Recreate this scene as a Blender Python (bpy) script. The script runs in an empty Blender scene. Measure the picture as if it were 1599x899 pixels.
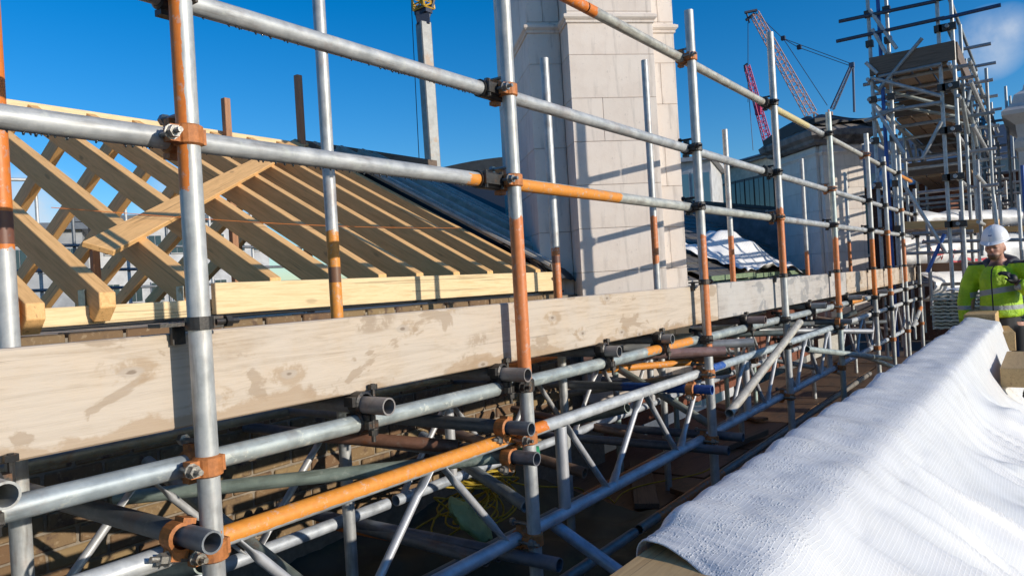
import bpy, bmesh, math, random
from math import sin, cos, tan, pi, radians, atan, sqrt
from mathutils import Vector, Matrix, Quaternion, noise
random.seed(7)
scene = bpy.context.scene
COL = scene.collection

# ---------------------------------------------------------------- camera
FPX, W_, H_ = 1155.0, 1599.0, 899.0
TH, RL, PT = radians(35.9), atan(.058), -atan(4.5/1155)
EYE = Vector((0, 0, 1.55))
F0 = Vector((cos(TH), sin(TH), 0)); R0 = Vector((sin(TH), -cos(TH), 0)); U0 = Vector((0, 0, 1))
FW = F0*cos(PT) + U0*sin(PT); UU = -F0*sin(PT) + U0*cos(PT)
RT = R0*cos(RL) - UU*sin(RL); UP = R0*sin(RL) + UU*cos(RL)
cam_d = bpy.data.cameras.new('camera'); cam = bpy.data.objects.new('camera', cam_d); COL.objects.link(cam)
cam_d.sensor_width = 36.0; cam_d.lens = 36.0*FPX/W_; cam_d.clip_start = .05; cam_d.clip_end = 3000
cam.matrix_world = Matrix(((RT.x, UP.x, -FW.x, EYE.x), (RT.y, UP.y, -FW.y, EYE.y), (RT.z, UP.z, -FW.z, EYE.z), (0, 0, 0, 1)))
scene.camera = cam
scene.render.engine = 'CYCLES'; scene.cycles.diffuse_bounces = 6; scene.cycles.max_bounces = 10
scene.render.resolution_x, scene.render.resolution_y = 1024, 575

# ---------------------------------------------------------------- sky, sun, exposure
SUN_EL = radians(15.3); SUN_A = -.15                      # light travels (SUN_A, 1) over the ground
ld = Vector((SUN_A, 1, 0)).normalized()
SUN_TO = Vector((-ld.x*cos(SUN_EL), -ld.y*cos(SUN_EL), sin(SUN_EL)))
world = bpy.data.worlds.new('World'); scene.world = world; world.use_nodes = True
wn, wl = world.node_tree.nodes, world.node_tree.links
wn.clear()
sky = wn.new('ShaderNodeTexSky'); sky.sky_type = 'NISHITA'; sky.sun_disc = False
sky.sun_elevation = SUN_EL
sky.sun_rotation = math.atan2(SUN_TO.x, SUN_TO.y)
sky.air_density = 1.0; sky.dust_density = .35; sky.ozone_density = 4.0; sky.altitude = 50
hsv = wn.new('ShaderNodeHueSaturation'); hsv.inputs['Saturation'].default_value = 1.34; hsv.inputs['Value'].default_value = 1.06; hsv.inputs['Hue'].default_value = .505
wl.new(sky.outputs[0], hsv.inputs['Color'])
tc = wn.new('ShaderNodeTexCoord')
nz = wn.new('ShaderNodeTexNoise'); nz.inputs['Scale'].default_value = 9; nz.inputs['Detail'].default_value = 6; nz.inputs['Roughness'].default_value = .6
wl.new(tc.outputs['Generated'], nz.inputs['Vector'])
def px_dir(x, y):
    return (FW + RT*((x-799.5)/FPX) - UP*((y-449.5)/FPX)).normalized()
def wmath(op, a, b=None, c=None):
    n = wn.new('ShaderNodeMath'); n.operation = op
    for i, v in enumerate((a, b, c)):
        if v is None: continue
        if hasattr(v, 'is_linked'): wl.new(v, n.inputs[i])
        else: n.inputs[i].default_value = v
    return n.outputs[0]
cloud = None
for (cx, cy, rad, hi) in ((1545, 68, .042, .62), (1572, 48, .030, .6), (1520, 76, .026, .45), (55, 335, .06, .7), (300, 330, .07, .7), (-80, 345, .07, .7)):
    d = px_dir(cx, cy)
    sub = wn.new('ShaderNodeVectorMath'); sub.operation = 'DISTANCE'; sub.inputs[1].default_value = d
    nrm = wn.new('ShaderNodeVectorMath'); nrm.operation = 'NORMALIZE'; wl.new(tc.outputs['Generated'], nrm.inputs[0]); wl.new(nrm.outputs[0], sub.inputs[0])
    m = wmath('SUBTRACT', 1.0, wmath('DIVIDE', sub.outputs['Value'], rad))
    m = wmath('MAXIMUM', m, 0.0)
    nn = wmath('MULTIPLY', wmath('SUBTRACT', nz.outputs['Fac'], .30), 5.0)
    m = wmath('MULTIPLY', wmath('MINIMUM', wmath('MULTIPLY', wmath('POWER', m, .8), wmath('MAXIMUM', nn, 0.0)), 1.0), hi)
    cloud = m if cloud is None else wmath('MAXIMUM', cloud, m)
mixc = wn.new('ShaderNodeMixRGB'); wl.new(cloud, mixc.inputs[0]); wl.new(hsv.outputs[0], mixc.inputs[1]); mixc.inputs[2].default_value = (4.6, 5.0, 5.6, 1)
bg = wn.new('ShaderNodeBackground'); bg.inputs['Strength'].default_value = .15
wl.new(mixc.outputs[0], bg.inputs[0])
wo = wn.new('ShaderNodeOutputWorld'); wl.new(bg.outputs[0], wo.inputs[0])
sun_d = bpy.data.lights.new('sun', 'SUN'); sun_d.energy = 4.4; sun_d.angle = radians(.53); sun_d.color = (1.0, .92, .80)
sun = bpy.data.objects.new('sun', sun_d); COL.objects.link(sun); sun.location = SUN_TO*40
sun.rotation_euler = SUN_TO.to_track_quat('Z', 'Y').to_euler()
scene.view_settings.view_transform = 'Standard'; scene.view_settings.look = 'None'
scene.view_settings.exposure = 0.0; scene.view_settings.gamma = 1.0; scene.view_settings.use_curve_mapping = False

# ---------------------------------------------------------------- helpers
def ray(x, y): return FW + RT*((x-799.5)/FPX) - UP*((y-449.5)/FPX)
def onY(x, y, Y): d = ray(x, y); return EYE + d*(Y/d.y)
def onX(x, y, X): d = ray(x, y); return EYE + d*(X/d.x)
def onZ(x, y, z): d = ray(x, y); return EYE + d*((z-EYE.z)/d.z)
def at(x, y, D): return EYE + ray(x, y)*D

WM = {}
def link(o, parent=None, mw=None):
    COL.objects.link(o)
    mw = mw or Matrix.Identity(4)
    WM[o.name] = mw.copy()
    if parent is not None:
        o.parent = parent
        o.matrix_parent_inverse = WM[parent.name].inverted()
    o.matrix_basis = mw
    return o
def thing(name, label, cat, loc=(0, 0, 0), group=None):
    o = bpy.data.objects.new(name, None); o.empty_display_size = .1
    link(o, None, Matrix.Translation(Vector(loc)))
    tag(o, label, cat, group); return o
def tag(o, label, cat, group=None):
    o['label'] = label; o['category'] = cat
    if group: o['group'] = group
    return o
def struct(o): o['kind'] = 'structure'; return o

class MB:
    def __init__(s): s.v, s.f, s.m = [], [], []
    def add(s, vs, fs, mi=0):
        b = len(s.v); s.v += [Vector(v) for v in vs]; s.f += [tuple(i+b for i in q) for q in fs]; s.m += [mi]*len(fs); return s
    def box(s, c, size, M=None, mi=0, jit=0):
        x, y, z = [k/2 for k in size]; c = Vector(c)
        vs = [Vector(p) for p in ((-x,-y,-z),(x,-y,-z),(x,y,-z),(-x,y,-z),(-x,-y,z),(x,-y,z),(x,y,z),(-x,y,z))]
        if jit: vs = [v+Vector((random.uniform(-jit, jit), random.uniform(-jit, jit), random.uniform(-jit, jit))) for v in vs]
        vs = [c + (M @ v if M else v) for v in vs]
        return s.add(vs, [(0,3,2,1),(4,5,6,7),(0,1,5,4),(1,2,6,5),(2,3,7,6),(3,0,4,7)], mi)
    def bar(s, a, b, r, n=6, mi=0, r2=None, caps=True):
        a, b = Vector(a), Vector(b); d = (b-a)
        if d.length < 1e-6: return s
        q = d.to_track_quat('Z', 'Y'); r2 = r if r2 is None else r2
        vs = [a + q @ Vector((r*cos(2*pi*i/n), r*sin(2*pi*i/n), 0)) for i in range(n)] + [b + q @ Vector((r2*cos(2*pi*i/n), r2*sin(2*pi*i/n), 0)) for i in range(n)]
        fs = [(i, (i+1) % n, n+(i+1) % n, n+i) for i in range(n)]
        if caps: fs += [tuple(range(n-1, -1, -1)), tuple(range(n, 2*n))]
        return s.add(vs, fs, mi)
    def path(s, pts, r, n=5, mi=0):
        pts = [Vector(p) for p in pts]; vs = []; fs = []
        for k, p in enumerate(pts):
            t = (pts[min(k+1, len(pts)-1)] - pts[max(k-1, 0)]).normalized(); q = t.to_track_quat('Z', 'Y')
            rr = r[k] if isinstance(r, (list, tuple)) else r
            vs += [p + q @ Vector((rr*cos(2*pi*i/n), rr*sin(2*pi*i/n), 0)) for i in range(n)]
            if k:
                o = (k-1)*n
                fs += [(o+i, o+(i+1) % n, o+n+(i+1) % n, o+n+i) for i in range(n)]
        return s.add(vs, fs, mi)
    def grid(s, fn, nu, nv, mi=0):
        vs = [fn(i/nu, j/nv) for i in range(nu+1) for j in range(nv+1)]
        fs = [(i*(nv+1)+j, (i+1)*(nv+1)+j, (i+1)*(nv+1)+j+1, i*(nv+1)+j+1) for i in range(nu) for j in range(nv)]
        return s.add(vs, fs, mi)
    def mesh(s, name, mats, smooth=False):
        me = bpy.data.meshes.new(name); me.from_pydata(s.v, [], s.f)
        for m in (mats if isinstance(mats, (list, tuple)) else [mats]): me.materials.append(m)
        me.polygons.foreach_set('material_index', s.m)
        if smooth: me.polygons.foreach_set('use_smooth', [True]*len(s.f))
        me.update(); return me
    def build(s, name, mats, parent=None, mw=None, smooth=False):
        return link(bpy.data.objects.new(name, s.mesh(name, mats, smooth)), parent, mw)
def autosmooth(o, ang=40):
    me = o.data
    bm = bmesh.new(); bm.from_mesh(me)
    bmesh.ops.recalc_face_normals(bm, faces=bm.faces[:])
    for e in bm.edges:
        e.smooth = not (len(e.link_faces) == 2 and e.calc_face_angle(0) > radians(ang))
    for f in bm.faces: f.smooth = True
    bm.to_mesh(me); bm.free(); return o
def bevel(o, w=.004, seg=1):
    bm = bmesh.new(); bm.from_mesh(o.data)
    bmesh.ops.bevel(bm, geom=bm.edges[:], offset=w, segments=seg, affect='EDGES', profile=.5)
    bm.to_mesh(o.data); bm.free(); return o
def frame(A, B, upv=(0, 0, 1)):                     # local X runs A -> B, local Z near upv
    A, B = Vector(A), Vector(B); x = (B-A).normalized(); y = Vector(upv).cross(x).normalized(); z = x.cross(y)
    return Matrix(((x.x, y.x, z.x, A.x), (x.y, y.y, z.y, A.y), (x.z, y.z, z.z, A.z), (0, 0, 0, 1)))

# ---------------------------------------------------------------- materials
MATS = {}
def nmat(name):
    m = bpy.data.materials.new(name); m.use_nodes = True; nt = m.node_tree
    return m, nt.nodes, nt.links, nt.nodes['Principled BSDF']
class NT:
    def __init__(s, m): s.n, s.l = m.node_tree.nodes, m.node_tree.links
    def set(s, sock, v):
        if hasattr(v, 'is_linked'): s.l.new(v, sock)
        else: sock.default_value = v
    def math(s, op, a, b=None, c=None, clamp=False):
        n = s.n.new('ShaderNodeMath'); n.operation = op; n.use_clamp = clamp
        for i, v in enumerate((a, b, c)):
            if v is not None: s.set(n.inputs[i], v)
        return n.outputs[0]
    def mix(s, fac, a, b, mode='MIX'):
        n = s.n.new('ShaderNodeMixRGB'); n.blend_type = mode
        s.set(n.inputs[0], fac)
        for i, v in ((1, a), (2, b)):
            if isinstance(v, tuple): v = v if len(v) == 4 else (*v, 1)
            s.set(n.inputs[i], v)
        return n.outputs[0]
    def coord(s, which='Object', scale=(1, 1, 1), rot=(0, 0, 0), loc=(0, 0, 0)):
        t = s.n.new('ShaderNodeTexCoord'); mp = s.n.new('ShaderNodeMapping')
        mp.inputs['Scale'].default_value = scale; mp.inputs['Rotation'].default_value = rot; mp.inputs['Location'].default_value = loc
        s.l.new(t.outputs[which], mp.inputs[0]); return mp.outputs[0]
    def noise(s, vec, scale, detail=4, rough=.55, dist=0):
        n = s.n.new('ShaderNodeTexNoise'); n.inputs['Scale'].default_value = scale; n.inputs['Detail'].default_value = detail
        n.inputs['Roughness'].default_value = rough; n.inputs['Distortion'].default_value = dist
        if vec is not None: s.l.new(vec, n.inputs['Vector'])
        return n.outputs['Fac']
    def ramp(s, fac, stops):
        n = s.n.new('ShaderNodeValToRGB'); e = n.color_ramp.elements
        while len(e) < len(stops): e.new(.5)
        for i, (p, c) in enumerate(stops): e[i].position = p; e[i].color = c if len(c) == 4 else (*c, 1)
        s.l.new(fac, n.inputs[0]); return n.outputs[0]
    def step(s, x, lo, hi):
        n = s.n.new('ShaderNodeMapRange'); n.interpolation_type = 'SMOOTHSTEP'
        s.set(n.inputs[0], x); s.set(n.inputs[1], lo); s.set(n.inputs[2], hi); return n.outputs[0]
    def attr(s, name):
        n = s.n.new('ShaderNodeAttribute'); n.attribute_type = 'OBJECT'; n.attribute_name = name; return n
    def sep(s, v):
        n = s.n.new('ShaderNodeSeparateXYZ'); s.l.new(v, n.inputs[0]); return n.outputs
    def rand(s): return s.n.new('ShaderNodeObjectInfo').outputs['Random']
    def bump(s, h, strength=.3, dist=.01, normal=None):
        n = s.n.new('ShaderNodeBump'); n.inputs['Strength'].default_value = strength; n.inputs['Distance'].default_value = dist
        s.l.new(h, n.inputs['Height'])
        if normal is not None: s.l.new(normal, n.inputs['Normal'])
        return n.outputs[0]
def offs(t, vec, k=17.0):                            # per-object shift of a texture
    c = t.n.new('ShaderNodeCombineXYZ'); r = t.math('MULTIPLY', t.rand(), k)
    for i in range(3): t.l.new(r, c.inputs[i])
    a = t.n.new('ShaderNodeVectorMath'); a.operation = 'ADD'; t.l.new(vec, a.inputs[0]); t.l.new(c.outputs[0], a.inputs[1]); return a.outputs[0]

def tube_material():
    m, n, l, b = nmat('galvanised_tube'); t = NT(m)
    co = t.coord(); v = offs(t, co)
    z = t.sep(co)
    vs = offs(t, t.coord(scale=(1, 1, .12)))
    n1, n2, n3 = t.noise(v, 14, 5, .65), t.noise(vs, 55, 4, .6), t.noise(v, 60, 3)
    base = t.ramp(n1, [(.25, (.29, .30, .30)), (.5, (.45, .46, .455)), (.75, (.60, .60, .58))])
    base = t.mix(t.math('MULTIPLY', t.step(n2, .5, .72), .6), base, (.22, .21, .19))
    base = t.mix(1.0, base, t.attr('tint').outputs['Color'], 'MULTIPLY')
    # cement splash and rust
    spl = t.math('MULTIPLY', t.step(t.noise(v, 22, 6, .7), .58, .64), t.attr('splash').outputs['Fac'])
    base = t.mix(spl, base, (.50, .52, .46))
    rus = t.math('MULTIPLY', t.step(t.noise(v, 9, 6, .7), .52, .68), t.attr('rust').outputs['Fac'])
    base = t.mix(rus, base, (.20, .075, .03))
    # orange / green / cream paint between two lengths, on one side
    w = t.math('MULTIPLY', t.math('SUBTRACT', t.noise(v, 18, 6, .75), .5), .13)
    zz = t.math('ADD', z[2], w)
    pm = t.math('MULTIPLY', t.math('GREATER_THAN', zz, t.attr('pa').outputs['Fac']), t.math('LESS_THAN', zz, t.attr('pb').outputs['Fac']))
    side = t.n.new('ShaderNodeVectorMath'); side.operation = 'DOT_PRODUCT'; l.new(co, side.inputs[0]); l.new(t.attr('pside').outputs['Vector'], side.inputs[1])
    sd = t.math('GREATER_THAN', t.math('ADD', side.outputs['Value'], t.math('MULTIPLY', t.math('SUBTRACT', t.noise(v, 30, 4), .5), .012)), t.attr('pthr').outputs['Fac'])
    chip = t.math('SUBTRACT', 1.0, t.math('MULTIPLY', t.step(t.noise(v, 45, 5, .7), .56, .62), t.attr('chip').outputs['Fac']))
    pm = t.math('MULTIPLY', t.math('MULTIPLY', pm, sd), chip)
    pc = t.mix(t.step(n3, .4, .7), t.attr('paint').outputs['Color'], t.mix(1.0, t.attr('paint').outputs['Color'], (.90, .86, .82), 'MULTIPLY'))
    col = t.mix(pm, base, pc)
    # dark tape band
    bm_ = t.math('MULTIPLY', t.math('GREATER_THAN', z[2], t.attr('ba').outputs['Fac']), t.math('LESS_THAN', z[2], t.attr('bb').outputs['Fac']))
    col = t.mix(t.math('MULTIPLY', bm_, .8), col, (.05, .04, .045))
    l.new(col, b.inputs['Base Color'])
    dirt = t.math('ADD', t.math('MAXIMUM', pm, t.math('MAXIMUM', spl, rus)), 0, clamp=True)
    l.new(t.math('MULTIPLY', t.math('SUBTRACT', 1.0, dirt), .32), b.inputs['Metallic'])
    l.new(t.math('ADD', .34, t.math('MULTIPLY', n1, .3)), b.inputs['Roughness'])
    l.new(t.bump(t.math('ADD', n2, t.math('MULTIPLY', pm, .5)), .18, .003), b.inputs['Normal'])
    return m
M_TUBE = tube_material()

def simple(name, col, rough=.6, metal=0, var=.25, scale=12, bump=.15, bd=.004, col2=None, stretch=(1, 1, 1), wear=None, trans=0):
    m, n, l, b = nmat(name); t = NT(m)
    v = offs(t, t.coord(scale=stretch)); f = t.noise(v, scale, 6, .62)
    c2 = col2 or tuple(c*(1-var*1.6) for c in col)
    c = t.ramp(f, [(.3, c2), (.68, col)])
    c = t.mix(t.math('MULTIPLY', t.rand(), var*.7), c, tuple(k*.6 for k in col))
    if wear: c = t.mix(t.step(t.noise(v, scale*.35, 6, .7), .55, .68), c, wear)
    l.new(c, b.inputs['Base Color']); b.inputs['Roughness'].default_value = rough; b.inputs['Metallic'].default_value = metal
    if bump: l.new(t.bump(t.noise(v, scale*3, 4, .6), bump, bd), b.inputs['Normal'])
    return m
def wood(name, light, dark, rough=.65, stain=None, stain_amt=0, grey=None, grey_amt=0, knots=.6, damp=False):
    m, n, l, b = nmat(name); t = NT(m)
    g = offs(t, t.coord(scale=(.9, 14, 14))); co = offs(t, t.coord())
    f = t.noise(g, 3.2, 6, .62, 1.4); f2 = t.noise(g, 22, 4, .6)
    c = t.ramp(f, [(.3, dark), (.52, light), (.75, tuple(min(1, k*1.12) for k in light))])
    c = t.mix(t.math('MULTIPLY', t.step(f2, .52, .74), .55), c, dark)
    vn = t.n.new('ShaderNodeTexVoronoi'); vn.inputs['Scale'].default_value = 1.0
    kv = offs(t, t.coord(scale=(2.6, 7, 7))); l.new(kv, vn.inputs['Vector'])
    kd = t.math('ADD', vn.outputs['Distance'], t.math('MULTIPLY', t.math('SUBTRACT', f, .5), .12))
    c = t.mix(t.math('MULTIPLY', t.step(kd, .13, .05), knots), c, tuple(k*.42 for k in dark))
    ck = offs(t, t.coord(scale=(.35, 24, 24)), 9)
    crack = t.step(t.noise(ck, 2.2, 3, .5, .6), .665, .68)
    c = t.mix(t.math('MULTIPLY', crack, .55), c, tuple(k*.3 for k in dark))
    if grey: c = t.mix(t.math('MULTIPLY', t.step(t.noise(co, 3.0, 6, .7), .35, .6), grey_amt), c, grey)
    if stain:
        sv = offs(t, t.coord(scale=(1.6, 3.2, 3.2)), 5)
        st = t.step(t.noise(sv, 2.4, 6, .58, .5), .565, .60)
        st2 = t.step(kd, .30, .20)
        sm = t.math('MAXIMUM', st, t.math('MULTIPLY', st2, t.step(t.noise(co, 12, 4, .7), .45, .55)))
        c = t.mix(t.math('MULTIPLY', sm, stain_amt), c, stain)
        if damp:                                     # ragged damp rising from the lower edge, knots weeping
            hz = t.math('ADD', t.sep(t.coord())[2], t.math('MULTIPLY', t.math('SUBTRACT', t.noise(t.coord(scale=(1.2, 1, 2)), 3.2, 6, .62), .5), .26))
            c = t.mix(t.math('MULTIPLY', t.step(hz, -.070, -.088), .7), c, (.34, .225, .125))
            kn = t.n.new('ShaderNodeTexVoronoi'); kn.voronoi_dimensions = '2D'; kn.inputs['Scale'].default_value = 1.0
            xy = t.n.new('ShaderNodeCombineXYZ'); oo = t.sep(t.coord(scale=(2.3, 1, 5.0))); l.new(oo[0], xy.inputs[0]); l.new(oo[2], xy.inputs[1]); l.new(xy.outputs[0], kn.inputs['Vector'])
            d_ = t.math('ADD', kn.outputs['Distance'], t.math('MULTIPLY', t.math('SUBTRACT', f, .5), .06))
            c = t.mix(t.math('MULTIPLY', t.step(d_, .17, .12), t.math('MULTIPLY', t.step(t.noise(co, 14, 4, .7), .42, .56), .65)), c, (.33, .22, .12))
            c = t.mix(t.math('MULTIPLY', t.step(d_, .075, .045), .75), c, (.40, .34, .28)); c = t.mix(t.math('MULTIPLY', t.step(d_, .030, .015), .8), c, (.13, .085, .05))
    c = t.mix(t.math('MULTIPLY', t.rand(), .25), c, tuple(k*.75 for k in light))
    l.new(c, b.inputs['Base Color']); b.inputs['Roughness'].default_value = rough
    hh = t.math('SUBTRACT', t.math('ADD', t.math('MULTIPLY', f2, .5), f), t.math('MULTIPLY', crack, 1.2))
    l.new(t.bump(hh, .3, .003), b.inputs['Normal'])
    return m
M_NEWWOOD = wood('pale_new_timber', (.76, .58, .33), (.62, .43, .21), knots=.5)
M_RAFTER = wood('treated_rafter_timber', (.80, .47, .19), (.60, .335, .12))
M_TOE = wood('weathered_scaffold_board', (.54, .435, .325), (.36, .27, .18), stain=(.27, .185, .11), stain_amt=.6, grey=(.53, .475, .41), grey_amt=.55, knots=.5, damp=True)
M_TOEGREY = wood('grey_scaffold_board', (.42, .38, .34), (.28, .25, .22), stain=(.16, .17, .18), stain_amt=.6, grey=(.50, .48, .45), grey_amt=.7)
M_BOUNCE = wood('pale_ply_bounce', (.70, .54, .34), (.58, .42, .24), knots=.2)  # for the unseen bounce boards inside the roof
M_BAULK = wood('sawn_baulk_timber', (.58, .38, .17), (.42, .25, .10))
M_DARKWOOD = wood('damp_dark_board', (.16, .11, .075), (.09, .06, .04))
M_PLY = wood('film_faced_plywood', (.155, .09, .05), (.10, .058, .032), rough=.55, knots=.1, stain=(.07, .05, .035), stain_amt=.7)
M_REDWOOD = wood('reddish_batten', (.36, .18, .09), (.25, .11, .055))
M_CP_DARK = simple('oiled_dark_steel', (.075, .07, .065), .45, .6, scale=60, wear=(.13, .07, .04))
M_CP_ORANGE = simple('rusty_orange_coupler', (.56, .20, .055), .62, .05, scale=70, var=.3, wear=(.27, .105, .045))
M_CP_GALV = simple('zinc_plated_steel', (.42, .40, .36), .4, .7, scale=60, wear=(.25, .17, .10))
M_ALU = simple('dull_aluminium', (.60, .60, .60), .5, .35, scale=24, stretch=(1, 1, .3), var=.2, wear=(.40, .40, .41))
M_ZINC = simple('blue_grey_zinc', (.52, .46, .38), .9, .0, scale=9, wear=(.28, .29, .29))
M_BLACK = simple('black_membrane', (.012, .012, .013), .6)
for m_ in (M_ZINC,): m_.node_tree.nodes['Principled BSDF'].inputs['Specular IOR Level'].default_value = .08
M_LEAD = simple('dark_lead', (.07, .075, .085), .55, .2, scale=6)
M_MORTAR = simple('lime_mortar', (.30, .25, .19), .95, scale=30)
M_PALEMORTAR = simple('pale_lime_mortar', (.50, .44, .37), .95, scale=30)
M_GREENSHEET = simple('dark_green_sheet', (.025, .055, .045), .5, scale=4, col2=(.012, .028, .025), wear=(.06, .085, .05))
M_ROPE = simple('yellow_rope', (.55, .38, .03), .6, scale=40)
M_HIVISBAG = simple('lime_plastic_bag', (.40, .52, .22), .5, scale=8)
M_GREENPAINT = simple('mossy_green_paint', (.20, .28, .16), .7, scale=16, wear=(.36, .36, .28))
M_REDMARK = simple('red_marker_paint', (.62, .05, .07), .7)
M_STRING = simple('orange_string', (.75, .22, .04), .7)

def stone_mat():
    m, n, l, b = nmat('portland_stone'); t = NT(m)
    v = t.coord(); r = t.rand()
    f = t.noise(v, 3.2, 7, .62); f2 = t.noise(v, 38, 5, .65)
    c = t.ramp(f, [(.28, (.67, .57, .49)), (.5, (.77, .675, .59)), (.72, (.81, .73, .65))])
    c = t.mix(t.math('MULTIPLY', r, .34), c, (.56, .50, .44))
    c = t.mix(t.math('MULTIPLY', t.step(f2, .60, .75), .35), c, (.33, .28, .25))
    str_ = t.noise(t.coord(scale=(5, 5, .6)), 3.5, 5, .6)
    c = t.mix(t.math('MULTIPLY', t.step(str_, .54, .74), .42), c, (.32, .28, .25))
    l.new(c, b.inputs['Base Color']); b.inputs['Roughness'].default_value = .88
    l.new(t.bump(f2, .3, .004), b.inputs['Normal']); return m
M_STONE = stone_mat()
M_SOOT = simple('sooty_stone', (.30, .27, .25), .9, scale=5, col2=(.12, .11, .105), wear=(.07, .065, .06))
def brick_mat(name, a, b_, c_):
    m, n, l, b = nmat(name); t = NT(m); v = offs(t, t.coord())
    f = t.noise(v, 14, 6, .65)
    c = t.ramp(t.rand(), [(.1, a), (.5, b_), (.85, c_)])
    c = t.mix(t.step(f, .52, .68), c, (.10, .06, .04)); c = t.mix(t.math('MULTIPLY', t.step(t.noise(v, 40, 4), .55, .7), .4), c, (.42, .32, .2))
    l.new(c, b.inputs['Base Color']); b.inputs['Roughness'].default_value = .9
    l.new(t.bump(f, .5, .006), b.inputs['Normal']); return m
M_BRICK = brick_mat('london_stock_brick', (.20, .13, .065), (.16, .09, .045), (.25, .17, .08))
M_REDBRICK = brick_mat('old_red_brick', (.17, .055, .03), (.13, .045, .03), (.22, .08, .04))
def slate_mat():
    m, n, l, b = nmat('old_slate'); t = NT(m); v = offs(t, t.coord(scale=(1, 1, 1)))
    f = t.noise(v, 16, 6, .65)
    c = t.ramp(f, [(.3, (.085, .075, .065)), (.6, (.17, .148, .12)), (.8, (.25, .22, .17))])
    c = t.mix(t.math('MULTIPLY', t.rand(), .5), c, (.05, .05, .052)); c = t.mix(t.step(t.noise(v, 6, 5, .7), .58, .7), c, (.16, .15, .085))
    l.new(c, b.inputs['Base Color']); b.inputs['Roughness'].default_value = .62
    l.new(t.bump(f, .4, .005), b.inputs['Normal']); return m
M_SLATE = slate_mat()

def tarp_mat(name, beads=True, grid=85, k=1.0):
    m, n, l, b = nmat(name); t = NT(m); co = t.coord('UV'); x = t.sep(co)
    ob = t.coord()
    def lines(s):
        fr = t.math('FRACT', t.math('MULTIPLY', s, grid)); return t.step(t.math('ABSOLUTE', t.math('SUBTRACT', fr, .5)), .40, .47)
    g = t.math('MAXIMUM', lines(x[0]), lines(x[1]))
    f = t.noise(ob, 6, 5, .6)
    c = t.mix(g, t.ramp(f, [(.3, tuple(k*c_ for c_ in (.61, .60, .585))), (.6, tuple(k*c_ for c_ in (.68, .67, .655)))]), tuple(min(.9, k*c_) for c_ in (.82, .81, .80)))
    c = t.mix(t.math('MULTIPLY', t.step(t.noise(ob, 2.6, 6, .7), .54, .72), .55), c, (.47, .46, .44))
    l.new(c, b.inputs['Base Color'])
    h = t.math('MULTIPLY', g, .6)
    if beads:
        vz = t.n.new('ShaderNodeTexVoronoi'); vz.inputs['Scale'].default_value = 120; l.new(ob, vz.inputs['Vector'])
        up = t.step(t.sep(ob)[2], .955, .985)
        drop = t.math('MULTIPLY', t.step(vz.outputs['Distance'], .42, .12), t.math('MULTIPLY', up, t.step(t.noise(ob, 16, 5, .6), .40, .55)))
        h = t.math('ADD', h, t.math('MULTIPLY', drop, 2.4))
        l.new(t.math('SUBTRACT', .42, t.math('MULTIPLY', drop, .34)), b.inputs['Roughness'])
    else: b.inputs['Roughness'].default_value = .42
    l.new(t.bump(h, .5, .0016), b.inputs['Normal'])
    b.inputs['Subsurface Weight'].default_value = .0
    return m
M_TARP = tarp_mat('reinforced_white_sheeting')
M_SHEET = tarp_mat('white_polythene_wrap', beads=False, grid=40, k=1.18)
def glass_mat(name, col=(.05, .08, .09)):
    m, n, l, b = nmat(name); b.inputs['Base Color'].default_value = (*col, 1); b.inputs['Roughness'].default_value = .08; b.inputs['Metallic'].default_value = .3; return m
M_GLASS = glass_mat('window_glass')
M_GLASSPALE = glass_mat('pale_window_glass', (.22, .34, .36))
M_CREAM = simple('cream_render', (.58, .52, .42), .8, scale=3)
M_WHITECLAD = simple('white_cladding', (.62, .62, .62), .6, scale=2)
M_GREYROOF = simple('grey_metal_roof', (.16, .18, .21), .5, .2, scale=3)
M_DARKCLAD = simple('dark_cladding', (.05, .055, .06), .5, .2, scale=3)
M_CR_ORANGE = simple('faded_orange_steel', (.70, .38, .26), .6, scale=6)
M_CR_PINK = simple('crimson_steel', (.62, .05, .16), .55, scale=6)
M_CR_YEL = simple('yellow_crane_paint', (.72, .42, .03), .5)
M_CR_GREY = simple('grey_boom_steel', (.27, .28, .275), .5, .1, scale=3, wear=(.24, .17, .12))
M_CR_DARK = simple('dark_crane_steel', (.05, .06, .09), .5, .3)
M_CR_BLUE = simple('blue_grey_crane_steel', (.12, .16, .24), .5, .1)
M_GROUND = simple('city_ground', (.12, .12, .12), .9, scale=.3)
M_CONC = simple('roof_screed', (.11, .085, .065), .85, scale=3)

# ---------------------------------------------------------------- setting
g = MB().box((200, 200, -14.5), (3000, 3000, 1)).build('ground', M_GROUND); struct(g)
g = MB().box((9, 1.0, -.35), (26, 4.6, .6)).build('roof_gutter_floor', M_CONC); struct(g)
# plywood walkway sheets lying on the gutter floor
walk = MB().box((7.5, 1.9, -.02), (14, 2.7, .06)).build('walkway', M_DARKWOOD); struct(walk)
px_ = .8; k = 0
while px_ < 13:
    Lx = random.choice((1.22, 1.22, 1.0))
    for (y0, y1) in ((.62, 1.35), (1.375, 2.1), (2.12, 2.8)):
        s = MB().box((0, 0, 0), (Lx-.025, y1-y0-.02, .018)).build('plywood_sheet', M_PLY, walk, Matrix.Translation((px_+Lx/2, (y0+y1)/2, .022+random.uniform(0, .012))) @ Matrix.Rotation(random.uniform(-.012, .012), 4, 'Z'))
    px_ += Lx

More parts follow.
